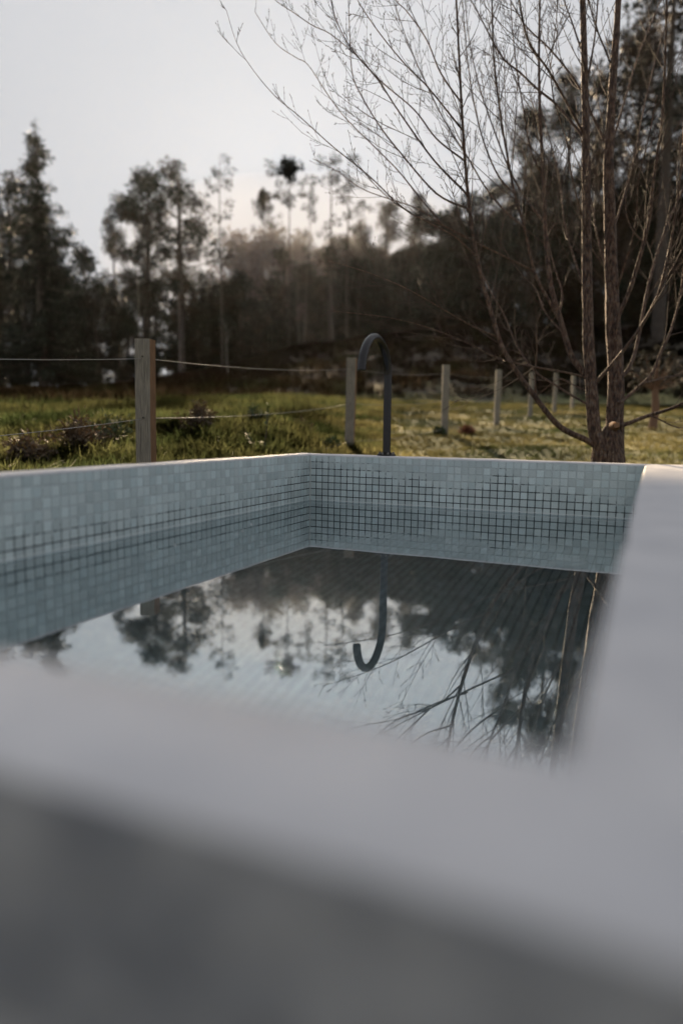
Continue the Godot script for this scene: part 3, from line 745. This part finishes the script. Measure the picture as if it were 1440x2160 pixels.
func build_spout() -> void:
	var t := thing("pool_spout", "dark gunmetal goose neck water spout bolted to the pool rim", "spout", Vector3(-0.8825, 0.0006, -2.42))
	var metal := paint(col(0.014, 0.013, 0.015), 0.27)
	metal.metallic = 0.25
	grained(metal, noise_map(FastNoiseLite.TYPE_SIMPLEX, 0.04, col(0.7, 0.68, 0.66), col(1, 1, 1)), Vector3.ONE * 6.0)
	var pts := []
	var rad := []
	var h := 0.2787
	var r := 0.1265
	for k in 10:
		pts.append(Vector3(0, 0.004 + (h - 0.004) * k / 9.0, 0))
	for k in range(1, 31):
		var a := 3.07 * k / 30.0
		pts.append(Vector3(0, h + r * sin(a), r * (1.0 - cos(a))))
	for k in pts.size():
		var p: Vector3 = pts[k]
		pts[k] = Vector3(p.x - 0.0198 * p.y, p.y, p.z - 0.0452 * p.y)
		rad.append(0.0142)
	var s := Shape.new()
	tube(s, pts, rad, 28, Color.WHITE, 0.0, false)
	# a hollow mouth: turn inwards at the end
	var e: Vector3 = pts[-1]
	var d: Vector3 = (pts[-1] - pts[-2]).normalized()
	tube(s, [e, e + d * 0.0008, e + d * 0.0004, e - d * 0.05], [0.0142, 0.0138, 0.0116, 0.0114], 28, Color.WHITE, 0.0, false)
	put("neck", s.mesh(metal), t)
	var f := Shape.new()
	tube(f, [Vector3.ZERO, Vector3(0, 0.0045, 0), Vector3(0, 0.0055, 0)], [0.0335, 0.0335, 0.0325], 36)
	put("flange", f.mesh(metal), t)
	var collar := Shape.new()
	tube(collar, [Vector3(0, 0.0055, 0), Vector3(0, 0.010, 0), Vector3(0, 0.0125, 0)], [0.0185, 0.0172, 0.0143], 28)
	put("weld_collar", collar.mesh(metal), t)
	var bolt := Shape.new()
	tube(bolt, [Vector3.ZERO, Vector3(0, 0.0045, 0)], [0.0042, 0.0042], 6)
	tube(bolt, [Vector3(0, 0.0045, 0), Vector3(0, 0.0075, 0), Vector3(0, 0.0083, 0)], [0.0022, 0.0022, 0.0012], 8)
	var steel := paint(col(0.2, 0.19, 0.18), 0.3)
	steel.metallic = 0.8
	var bm := bolt.mesh(steel)
	for k in 8:
		var a := TAU * (k + 0.3) / 8.0
		put("bolt", bm, t, Vector3(cos(a) * 0.0262, 0.0055, sin(a) * 0.0262))

# ---------------------------------------------------------------- fence
const POSTS := [[-2.33, -0.4, 0.36], [-2.319, -2.856, 0.513], [-2.379, -5.599, 0.677], [-2.157, -7.789, 0.794], [-2.045, -10.097, 0.917], [-1.961, -12.461, 1.058], [-1.901, -15.149, 1.236], [-1.822, -17.84, 1.375], [-1.69, -20.55, 1.5]]

func build_fence() -> void:
	var wood := paint(Color.WHITE, 0.85, true)
	grained(wood, noise_map(FastNoiseLite.TYPE_SIMPLEX, 0.02, col(0.5, 0.5, 0.5), col(1, 1, 1), 512, -1.0, 5), Vector3(16, 0.7, 16), noise_map(FastNoiseLite.TYPE_SIMPLEX, 0.025, Color.BLACK, Color.WHITE), 0.25)
	var iron := paint(col(0.06, 0.05, 0.045), 0.6)
	iron.metallic = 0.6
	var labels := ["", "weathered square grey post with a brown side and a split, rising behind the pool rim", "square grey wooden post standing behind the goose neck spout", "grey wooden post with a tuft of dark grass at its foot", "", "", "", "", ""]
	for k in POSTS.size():
		var p: Array = POSTS[k]
		var y := ground_at(p[0], p[1]) - 0.06
		var g := "square wooden fence posts in a row"
		var l: String = labels[k] if labels[k] else ("small grey fence post at the end of the row beside the bare tree" if k > 3 else "square grey fence post beside the pool's long wall")
		var t := thing("fence_post", l, "post", Vector3(p[0], y, p[1]), deg_to_rad(15.6 + rng.randf_range(-5, 5) * (0.0 if k == 1 else 1.0)), g)
		var tall: float = p[2] - y
		t.rotation.z = rng.randf_range(-0.012, 0.012)
		var s := Shape.new()
		var grey := Color(0.31, 0.285, 0.235)
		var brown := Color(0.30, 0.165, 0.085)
		var h := 0.0385
		var cut := 0.004
		var ring := [Vector2(h, -h + cut), Vector2(h, h - cut), Vector2(h - cut, h), Vector2(-h + cut, h), Vector2(-h, h - cut), Vector2(-h, -h + cut), Vector2(-h + cut, -h), Vector2(h - cut, -h)]
		var lv := 9
		for j in 8:
			var a: Vector2 = ring[j]
			var b: Vector2 = ring[(j + 1) % 8]
			var n2 := (b - a).orthogonal().normalized()
			if n2.dot(a + b) < 0.0: n2 = -n2
			var c := brown if n2.x > 0.8 else grey  # brown side: unweathered wood, with warm bounce light put into its colour
			for q in lv:
				var y0 := tall * q / lv
				var y1 := tall * (q + 1) / lv
				var w0 := 0.002 * lump.get_noise_2d(k * 40.0, y0 * 120.0)
				var w1 := 0.002 * lump.get_noise_2d(k * 40.0, y1 * 120.0)
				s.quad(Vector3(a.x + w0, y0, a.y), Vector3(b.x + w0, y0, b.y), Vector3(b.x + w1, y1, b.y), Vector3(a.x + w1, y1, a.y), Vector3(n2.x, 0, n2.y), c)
		# sawn top
		for j in 8:
			var a: Vector2 = ring[j]
			var b: Vector2 = ring[(j + 1) % 8]
			var w := 0.002 * lump.get_noise_2d(k * 40.0, tall * 120.0)
			s.quad(Vector3(w, tall + 0.003, 0), Vector3(a.x + w, tall, a.y), Vector3(b.x + w, tall, b.y), Vector3(w, tall + 0.003, 0), Vector3.UP, Color(0.28, 0.26, 0.2))
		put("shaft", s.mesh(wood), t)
		for dy in [0.085, 0.38]:
			var nail := Shape.new()
			tube(nail, [Vector3(0.004, tall - dy, h - 0.004), Vector3(0.004, tall - dy, h + 0.006)], [0.0042, 0.0042], 7)
			put("staple", nail.mesh(iron), t)
		if k == 1:   # drying splits
			for q in [[-0.012, 0.34, 0.3], [0.011, 0.1, 0.16], [0.002, 0.55, 0.22]]:
				var split := Shape.new()
				tube(split, [Vector3(q[0], tall - q[1] - q[2], h - 0.0004), Vector3(q[0] + 0.0015, tall - q[1] - q[2] * 0.5, h - 0.0004), Vector3(q[0], tall - q[1], h - 0.0004)], [0.0003, 0.0012, 0.0003], 5)
				put("split", split.mesh(paint(col(0.03, 0.025, 0.02), 0.9)), t)
	var zinc := paint(col(0.34, 0.34, 0.34), 0.45)
	zinc.metallic = 0.6
	var said := ["upper galvanised wire strung from post to post", "middle galvanised wire strung from post to post", "low slack wire strung close to the grass"]
	for q in 3:
		var drop: float = [0.092, 0.383, 0.70][q]
		var s := Shape.new()
		var pts := []
		var rad := []
		for k in POSTS.size() - 1:
			for j in 8:
				var t := j / 8.0
				var a := Vector3(POSTS[k][0] + 0.012, POSTS[k][2] - drop, POSTS[k][1] + 0.0)
				var b := Vector3(POSTS[k + 1][0] + 0.012, POSTS[k + 1][2] - drop, POSTS[k + 1][1])
				pts.append(a.lerp(b, t) + Vector3.DOWN * 0.03 * 4.0 * t * (1.0 - t))
				rad.append(0.0016)
		tube(s, pts, rad, 6)
		tag(put(numbered("fence_wire"), s.mesh(zinc), self), said[q], "wire", "wires of the post fence")

# ---------------------------------------------------------------- the bare tree
func smooth(pts: Array, rad: Array, per: int) -> Array:
	var p := []
	var r := []
	for k in pts.size() - 1:
		var a: Vector3 = pts[maxi(k - 1, 0)]
		var d: Vector3 = pts[mini(k + 2, pts.size() - 1)]
		for j in per:
			var t := float(j) / per
			p.append(pts[k].cubic_interpolate(pts[k + 1], a, d, t))
			r.append(lerpf(rad[k], rad[k + 1], t))
	p.append(pts[-1]); r.append(rad[-1])
	return [p, r]

func build_bare_tree() -> void:
	var foot := TREE_AT
	foot.y = ground_at(foot.x, foot.z) - 0.02
	var lift := TREE_AT.y - foot.y
	var t := thing("bare_tree", "leafless multi-stemmed tree with peeling reddish bark, twigs fanning over the pool end", "tree", foot)
	var bark := paint(Color.WHITE, 0.8)
	var peel := noise_map(FastNoiseLite.TYPE_SIMPLEX, 0.02, Color.BLACK, Color.WHITE, 512, -1.0, 5)
	var ramp := Gradient.new()
	ramp.offsets = PackedFloat32Array([0.22, 0.36, 0.47, 0.55, 0.66, 0.8])
	ramp.colors = PackedColorArray([col(0.012, 0.008, 0.006), col(0.045, 0.023, 0.016), col(0.12, 0.055, 0.034), col(0.065, 0.048, 0.04), col(0.21, 0.12, 0.07), col(0.14, 0.122, 0.105)])
	peel.color_ramp = ramp
	grained(bark, peel, Vector3(5, 1.3, 5), noise_map(FastNoiseLite.TYPE_SIMPLEX, 0.03, Color.BLACK, Color.WHITE), 1.6)
	var twig := paint(col(0.06, 0.042, 0.034), 0.8)
	twig.metallic_specular = 0.3
	var fine := Shape.new()
	for l in LIMBS:
		var pts := []
		var rad := []
		var d: Array = l[2]
		for k in range(0, d.size(), 4):
			pts.append(Vector3(d[k], d[k + 1] + lift, d[k + 2]))
			rad.append(d[k + 3])
		if l[0] == "stem":
			pts.push_front(Vector3(pts[0].x, 0.0, pts[0].z)); rad.push_front(rad[0] * 1.45)
		var sm := smooth(pts, rad, 5 if l[0] != "stem" else 8)
		var s := Shape.new()
		tube(s, sm[0], sm[1], 16 if l[0] == "stem" else 8, Color.WHITE, 0.16 if l[0] == "stem" else 0.1)
		put(l[0], s.mesh(bark), t)
		# side shoots
		var run := 0.0
		var sp: Array = sm[0]
		var total := 0.0
		for k in sp.size() - 1: total += sp[k].distance_to(sp[k + 1])
		var next := total * (0.22 if l[0] == "branch" else 0.3)
		for k in sp.size() - 1:
			var step: float = sp[k].distance_to(sp[k + 1])
			run += step
			while run > next:
				next += 0.065 / l[1] * rng.randf_range(0.5, 1.5)
				var dir: Vector3 = (sp[k + 1] - sp[k]).normalized()
				var ax := dir.cross(Vector3(rng.randfn(), rng.randfn(), rng.randfn())).normalized()
				var left := clampf(1.25 - run / total, 0.25, 0.9)
				var r: float = sm[1][k]
				sprout(fine, sp[k + 1], dir.rotated(ax, rng.randf_range(0.4, 0.8)), rng.randf_range(0.2, 0.62) * left * (1.0 if l[0] == "branch" else 1.25), clampf(r * 0.4, 0.001, 0.0032), 0, 0.09)
	put("twigs", fine.mesh(twig), t).set_meta("kind", "stuff")
	# fused foot of the stems, with the scar of a sawn limb
	var s := Shape.new()
	tube(s, smooth([Vector3(0.01, -0.02, -0.02), Vector3(0.0, 0.12, -0.03), Vector3(-0.015, 0.24, -0.04), Vector3(-0.01, 0.34, -0.05), Vector3(-0.005, 0.42, -0.06)], [0.12, 0.093, 0.084, 0.072, 0.03], 6)[0], smooth([Vector3.ZERO, Vector3.UP, Vector3.UP * 2, Vector3.UP * 3, Vector3.UP * 4], [0.12, 0.093, 0.084, 0.072, 0.03], 6)[1], 20, Color.WHITE, 0.3)
	put("bole", s.mesh(bark), t)
	var scar := Shape.new()
	tube(scar, [Vector3(0.012, 0.395 + lift, -0.03), Vector3(0.026, 0.40 + lift, 0.004), Vector3(0.027, 0.40 + lift, 0.006)], [0.03, 0.021, 0.015], 14, Color.WHITE, 0.3)
	put("limb_scar", scar.mesh(paint(col(0.2, 0.115, 0.065), 0.9)), t)

# ---------------------------------------------------------------- the wood
func build_wood() -> void:
	var dark := paint(Color.WHITE, 0.9)
	grained(dark, noise_map(FastNoiseLite.TYPE_SIMPLEX, 0.02, col(0.03, 0.025, 0.02), col(0.09, 0.07, 0.055)), Vector3(2, 0.4, 2))
	var pale := paint(Color.WHITE, 0.8)
	grained(pale, noise_map(FastNoiseLite.TYPE_SIMPLEX, 0.02, col(0.08, 0.07, 0.06), col(0.2, 0.18, 0.16)), Vector3(2, 0.4, 2))
	var leaf := paint(Color.WHITE, 0.6, true)
	leaf.backlight_enabled = true
	leaf.backlight = Color(0.3, 0.27, 0.18)
	leaf.metallic_specular = 0.3
	var kinds := {}
	for k in [["spruce", 1], ["pine", 5], ["slim", 4], ["tufted", 2], ["broadleaf", 4], ["glow_brown", 3]]:
		kinds[k[0]] = []
		for j in k[1]:
			kinds[k[0]].append(make_tree(k[0], dark, pale, leaf))
	var names := {"spruce": "spruce_tree", "pine": "pine_tree", "slim": "slender_tree", "tufted": "slender_tree", "broadleaf": "broadleaf_tree", "glow_brown": "broadleaf_tree"}
	var turn := 0
	for k in KEY_TREES:
		var set: Array = kinds[k[0]]
		turn += 1
		var l: String = k[5] if k[5] else "tall pine standing in the thick of the wood"
		plant(set[turn % set.size()], names[k[0]], l, Vector2(k[1], k[2]), k[3], k[4], "single trees standing out along the wood edge")
	# the thick of the wood, in ranks
	var west := "wood behind the spruce and the twin pines"
	var mid := "far hillside below the sunny gap"
	var east := "hillside behind the bare tree"
	var ranks := [
		# bearing from, to, step, distance, height, kind, where it stands
		[-1.1, -0.37, 0.045, 50.0, 9.0, "broadleaf", west], [-1.1, -0.37, 0.05, 62.0, 11.0, "broadleaf", west], [-1.1, -0.4, 0.07, 74.0, 15.0, "pine", west],
		[-0.37, -0.12, 0.03, 52.0, 7.0, "broadleaf", west], [-0.37, -0.26, 0.045, 66.0, 9.0, "broadleaf", west],
		[-0.2, 0.03, 0.02, 84.0, 12.0, "glow_brown", mid], [-0.17, 0.04, 0.024, 94.0, 12.5, "broadleaf", mid], [-0.22, 0.04, 0.024, 70.0, 8.0, "broadleaf", mid],
		[0.0, 0.17, 0.024, 80.0, 11.0, "broadleaf", east], [0.02, 0.18, 0.03, 90.0, 15.0, "pine", east], [0.02, 0.17, 0.024, 66.0, 8.0, "broadleaf", east],
		[0.13, 1.1, 0.045, 52.0, 8.5, "broadleaf", east], [0.15, 1.1, 0.05, 62.0, 11.0, "broadleaf", east], [0.2, 1.1, 0.06, 70.0, 14.0, "pine", east], [0.26, 1.1, 0.06, 43.0, 9.0, "broadleaf", east],
	]
	var said := {"broadleaf": "bushy dark tree massed in the ", "pine": "dark pine rising from the ", "glow_brown": "open tree, warm backlight put into its brown leaves, massed in the "}
	for q in ranks:
		var a: float = q[0]
		while a < q[1]:
			var v: float = q[3] * rng.randf_range(0.94, 1.06)
			var p := FORWARD * v + SIDE * a * v
			var set: Array = kinds[q[5]]
			var tall: float = q[4] * (rng.randf_range(0.8, 1.15) if q[6] != mid else rng.randf_range(0.62, 1.3))
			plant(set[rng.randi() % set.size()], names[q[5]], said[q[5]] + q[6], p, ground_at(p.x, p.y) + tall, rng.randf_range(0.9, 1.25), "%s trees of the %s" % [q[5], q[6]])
			a += q[2] * rng.randf_range(0.7, 1.3)
	# pale poles at the wood's edge
	for k in 7:
		var a := rng.randf_range(-0.3, 0.16)
		var v := rng.randf_range(34.0, 52.0)
		var p := FORWARD * v + SIDE * a * v
		var s := Shape.new()
		var tall := rng.randf_range(2.5, 8.0)
		var lean := Vector3(rng.randf_range(-0.3, 0.3), 0, rng.randf_range(-0.3, 0.3))
		tube(s, [Vector3.ZERO, Vector3(0, tall * 0.4, 0) + lean * 0.6, Vector3(0, tall, 0) + lean], [0.035, 0.03, 0.012], 6)
		for j in 4:
			var y := rng.randf_range(0.5, 0.95)
			tube(s, [Vector3(0, tall * y, 0) + lean * y, Vector3(rng.randf_range(-0.5, 0.5), tall * y + 0.5, rng.randf_range(-0.5, 0.5)) + lean * y], [0.015, 0.004], 4)
		var o := thing("bare_sapling", "thin pale leafless sapling standing against the dark wood", "sapling", Vector3(p.x, ground_at(p.x, p.y) - 0.1, p.y), 0.0, "pale saplings at the wood edge")
		put("trunk", s.mesh(pale), o)
	for q in kinds:
		for o in kinds[q]: o.free()

func build_mist() -> void:
	# evening haze hanging in the wood below the sun
	var haze := FogVolume.new()
	haze.name = "evening_mist"
	haze.shape = RenderingServer.FOG_VOLUME_SHAPE_ELLIPSOID
	haze.size = Vector3(46.0, 17.0, 36.0)
	haze.position = Vector3(-38.4, 18.5, -75.8)
	haze.rotation.y = 0.41
	var m := FogMaterial.new()
	m.density = 0.010
	m.albedo = Color(0.95, 0.93, 0.92)
	haze.material = m
	add_child(haze)
	tag(haze, "warm evening haze hanging in the wood under the sunny gap", "haze", "", "stuff")

func plant(model: Node3D, called: String, label: String, at: Vector2, top: float, wide: float, group: String) -> void:
	var o := model.duplicate() as Node3D
	o.name = numbered(called)
	add_child(o)
	var y := ground_at(at.x, at.y) - 0.15
	var f := (top - y) / 9.95
	o.position = Vector3(at.x, y, at.y)
	o.rotation.y = rng.randf() * TAU
	o.scale = Vector3(f * wide, f, f * wide)
	tag(o, label, "tree", group)

# ---------------------------------------------------------------- grass and weeds
func tuft(blades: int, tall: float, wide: float, spread: float) -> Shape:
	var s := Shape.new()
	for k in blades:
		var ang := rng.randf() * TAU
		var out := Vector3(cos(ang), 0, sin(ang))
		var p := out * rng.randf() * spread
		var across := Vector3(-out.z, 0, out.x)
		var h := tall * rng.randf_range(0.5, 1.1)
		var bend := rng.randf_range(0.1, 0.9)
		var p1 := p + Vector3.UP * h * 0.55 + out * h * bend * 0.2
		var p2 := p + Vector3.UP * h * (1.0 - bend * 0.35) + out * h * bend * 0.75
		var nor := (across.cross(p2 - p)).normalized()
		var f := rng.randf_range(0.7, 1.25)
		var c := Color(f, f, f * rng.randf_range(0.8, 1.0))
		var k0 := s.v.size()
		s.vert(p - across * wide, nor, c); s.vert(p + across * wide, nor, c); s.vert(p1 + across * wide * 0.75, nor, c); s.vert(p1 - across * wide * 0.75, nor, c); s.vert(p2, nor, c)
		s.i.append_array([k0, k0 + 1, k0 + 2, k0, k0 + 2, k0 + 3, k0 + 3, k0 + 2, k0 + 4])
	return s

func scatter(called: String, label: String, category: String, m: Mesh, spots: Array, tints: PackedColorArray) -> void:
	var mm := MultiMesh.new()
	mm.transform_format = MultiMesh.TRANSFORM_3D
	mm.use_colors = true
	mm.mesh = m
	mm.instance_count = spots.size()
	for k in spots.size():
		mm.set_instance_transform(k, spots[k])
		mm.set_instance_color(k, tints[k])
	var o := MultiMeshInstance3D.new()
	o.name = called
	o.multimesh = mm
	add_child(o)
	tag(o, label, category, "", "stuff")

func build_grass() -> void:
	var m := paint(Color.WHITE, 0.55, true)
	m.backlight_enabled = true
	m.backlight = Color(1.0, 0.97, 0.62)
	var spots := []
	var tints := PackedColorArray()
	var far_spots := []
	var far_tints := PackedColorArray()
	for k in 90000:
		var v := sqrt(rng.randf_range(2.6 * 2.6, 24.0 * 24.0)) if k % 3 else rng.randf_range(2.6, 9.0)
		var a := rng.randf_range(-0.85, 1.1)
		var p := FORWARD * v + SIDE * a * v
		if k % 9 == 0:   # close round the pool
			p = Vector2(rng.randf_range(-4.5, 3.5), rng.randf_range(-4.0, 2.0))
			v = along(p.x, p.y)
			a = bearing(p.x, p.y)
		if p.x > X0 - 0.12 and p.x < X1 + 0.2 and p.y > Z0 - 0.12 and p.y < Z1 + 0.12: continue
		var edge := lerpf(13.0, 23.0, smoothstep(-0.4, 0.1, a))
		if v > edge: continue
		var straw := clampf(lump.get_noise_2d(p.x * 25.0, p.y * 25.0) * 1.3 + 0.5 + rng.randf_range(-0.25, 0.25), 0.0, 1.0)
		var wild := smoothstep(0.12, -0.1, a)   # unmown on the fence's far side
		var c := Color(0.12, 0.18, 0.085).lerp(Color(0.64, 0.60, 0.33), straw * lerpf(1.0, 0.4, wild))
		c = c * rng.randf_range(0.7, 1.2)
		var size := lerpf(0.34, 1.2, wild) * rng.randf_range(0.6, 1.3) * (1.0 + v * 0.035)
		var b := Basis(Vector3.UP, rng.randf() * TAU).scaled(Vector3(size * 1.2, size * (1.0 + 0.4 * lump.get_noise_2d(p.x * 60.0, p.y * 60.0)), size * 1.2))
		b = b.rotated(Vector3.RIGHT, rng.randf_range(-0.2, 0.2))
		var tf := Transform3D(b, Vector3(p.x, ground_at(p.x, p.y) - 0.006, p.y))
		if v < 9.0:
			spots.append(tf); tints.append(c)
		else:
			far_spots.append(tf); far_tints.append(c)
	scatter("meadow_grass", "green and straw coloured meadow grass behind the pool", "grass", tuft(16, 0.12, 0.0022, 0.05).mesh(m), spots, tints)
	scatter("slope_grass", "sunlit and shaded grass running up the slope", "grass", tuft(14, 0.12, 0.004, 0.09).mesh(m), far_spots, far_tints)
	# bracken and brambles under the trees
	spots = []
	tints = PackedColorArray()
	for k in 22000:
		var a := rng.randf_range(-0.8, 0.8)
		var edge := lerpf(13.0, 23.0, smoothstep(-0.4, 0.1, a))
		var v := sqrt(rng.randf_range(edge * edge, 60.0 * 60.0))
		var p := FORWARD * v + SIDE * a * v
		var patch := lump.get_noise_2d(p.x * 10.0 + 40.0, p.y * 10.0)
		if patch < -0.15 and rng.randf() < 0.35: continue
		var c := Color(0.06, 0.046, 0.034).lerp(Color(0.03, 0.042, 0.02), clampf(patch * 2.0 + rng.randf_range(-0.4, 0.5), 0.0, 1.0)) * rng.randf_range(0.6, 1.3)
		var size := rng.randf_range(0.7, 2.4)
		spots.append(Transform3D(Basis(Vector3.UP, rng.randf() * TAU).scaled(Vector3(size * 1.3, size, size * 1.3)), Vector3(p.x, ground_at(p.x, p.y) - 0.05, p.y)))
		tints.append(c)
	scatter("undergrowth", "dark brown bracken and brambles covering the wooded bank", "undergrowth", tuft(26, 0.2, 0.008, 0.16).mesh(m), spots, tints)

func build_weeds() -> void:
	var m := paint(Color.WHITE, 0.7, true)
	m.backlight_enabled = true
	m.backlight = Color(0.5, 0.45, 0.3)
	var bark := paint(col(0.06, 0.045, 0.035), 0.8)
	# dry bushy clumps on the bank
	var clumps := [[-3.72, -3.417, 0.2, "brown", "brown dry clump of weeds on the bank, farthest from the square post"], [-3.72, -3.86, 0.26, "brown", "bushy dark brown dock clump on the bank"], [-3.85, -4.35, 0.22, "green", "dark green clump with brown seed heads on the bank"],
		[-3.53, -5.04, 0.2, "brown", "dried brown weeds showing beside the square grey post"], [-3.4, -5.75, 0.14, "green", "low green clump beyond the square grey post"], [-3.15, -6.2, 0.13, "brown", "small brown tussock on the meadow crest"], [-2.45, -5.36, 0.08, "green", "dark grassy clump at the foot of the post behind the spout"],
		[-2.05, -8.45, 0.075, "rust", "rust coloured dead leaves beside a grey fence post"], [-2.2, -7.72, 0.05, "green", "dark tuft at the foot of a fence post"], [-2.75, -3.1, 0.07, "brown", "low brown molehill like tussock beside the pool's long wall"]]
	for k in clumps:
		var t := thing("weed_clump", k[4], "weeds", Vector3(k[0], ground_at(k[0], k[1]) - 0.01, k[1]), 0.0, "weed clumps in the meadow")
		var s := Shape.new()
		var w := Shape.new()
		var tone: Color = {"brown": Color(0.085, 0.06, 0.036), "green": Color(0.05, 0.075, 0.028), "rust": Color(0.2, 0.08, 0.04)}[k[3]]
		var tall: float = k[2]
		for j in 40:
			var ang := rng.randf() * TAU
			var lean := rng.randf_range(0.05, 0.8)
			var e := Vector3(cos(ang) * lean, 1.0 - lean * 0.5, sin(ang) * lean) * tall * rng.randf_range(0.7, 1.5)
			tube(w, [Vector3(cos(ang), 0, sin(ang)) * 0.03, e * 0.5 + Vector3.UP * 0.01, e], [0.003, 0.002, 0.001], 4, Color.WHITE, 0.0, false)
			for q in 5:
				fluff(s, e * rng.randf_range(0.3, 1.0), Vector3.ONE * 0.035, 7, 0.05, 0.014, tone, 0.1)
		put("stalks", w.mesh(bark), t)
		put("leaves", s.mesh(m), t)
	# one upright seedling behind the pool's corner
	var t := thing("young_plant", "single upright leafy seedling behind the pool's inner corner", "plant", Vector3(-2.63, ground_at(-2.63, -4.54) - 0.01, -4.54))
	var w := Shape.new()
	var s := Shape.new()
	for q in [[0.36, 0.06, 0.0], [0.16, -0.1, 0.05]]:
		var tip := Vector3(q[1], q[0] + 0.05, q[2])
		tube(w, [Vector3.ZERO, tip * 0.5 + Vector3(0.01, 0, 0), tip], [0.005, 0.004, 0.0015], 6)
		for j in 26:
			var f := rng.randf_range(0.25, 1.0)
			var ang := rng.randf() * TAU
			blade(s, tip * f, Vector3(cos(ang), rng.randf_range(0.1, 0.9), sin(ang)).normalized(), Vector3(-sin(ang), 0, cos(ang)), 0.045 * (1.2 - 0.6 * f), 0.02, Color(0.05, 0.085, 0.03) * rng.randf_range(0.7, 1.2))
	put("stem", w.mesh(bark), t)
	put("leaves", s.mesh(m), t)
	# small topiary-like tree on the lawn behind the bare tree
	var o := thing("garden_tree", "small young tree with a rounded twiggy head on the lawn", "tree", Vector3(-0.03, ground_at(-0.03, -10.47) - 0.02, -10.47))
	var tr := Shape.new()
	var cr := Shape.new()
	tube(tr, [Vector3.ZERO, Vector3(0.03, 0.3, 0), Vector3(0, 0.62, 0.02), Vector3(0.02, 0.9, 0)], [0.06, 0.05, 0.042, 0.02], 8, Color.WHITE, 0.15)
	for j in 46:
		var d := Vector3(rng.randfn(), absf(rng.randfn()) * 0.9 + 0.05, rng.randfn()).normalized()
		var e := Vector3(0, 0.6, 0) + d * rng.randf_range(0.2, 0.5)
		tube(tr, [Vector3(0, 0.55, 0), e], [0.008, 0.003], 4, Color.WHITE, 0.0, false)
		fluff(cr, e, Vector3.ONE * 0.09, 16, 0.06, 0.02, Color(0.05, 0.045, 0.03), 0.0)
	var wood := paint(col(0.16, 0.09, 0.055), 0.8)
	put("trunk", tr.mesh(wood), o)
	put("crown", cr.mesh(m), o)
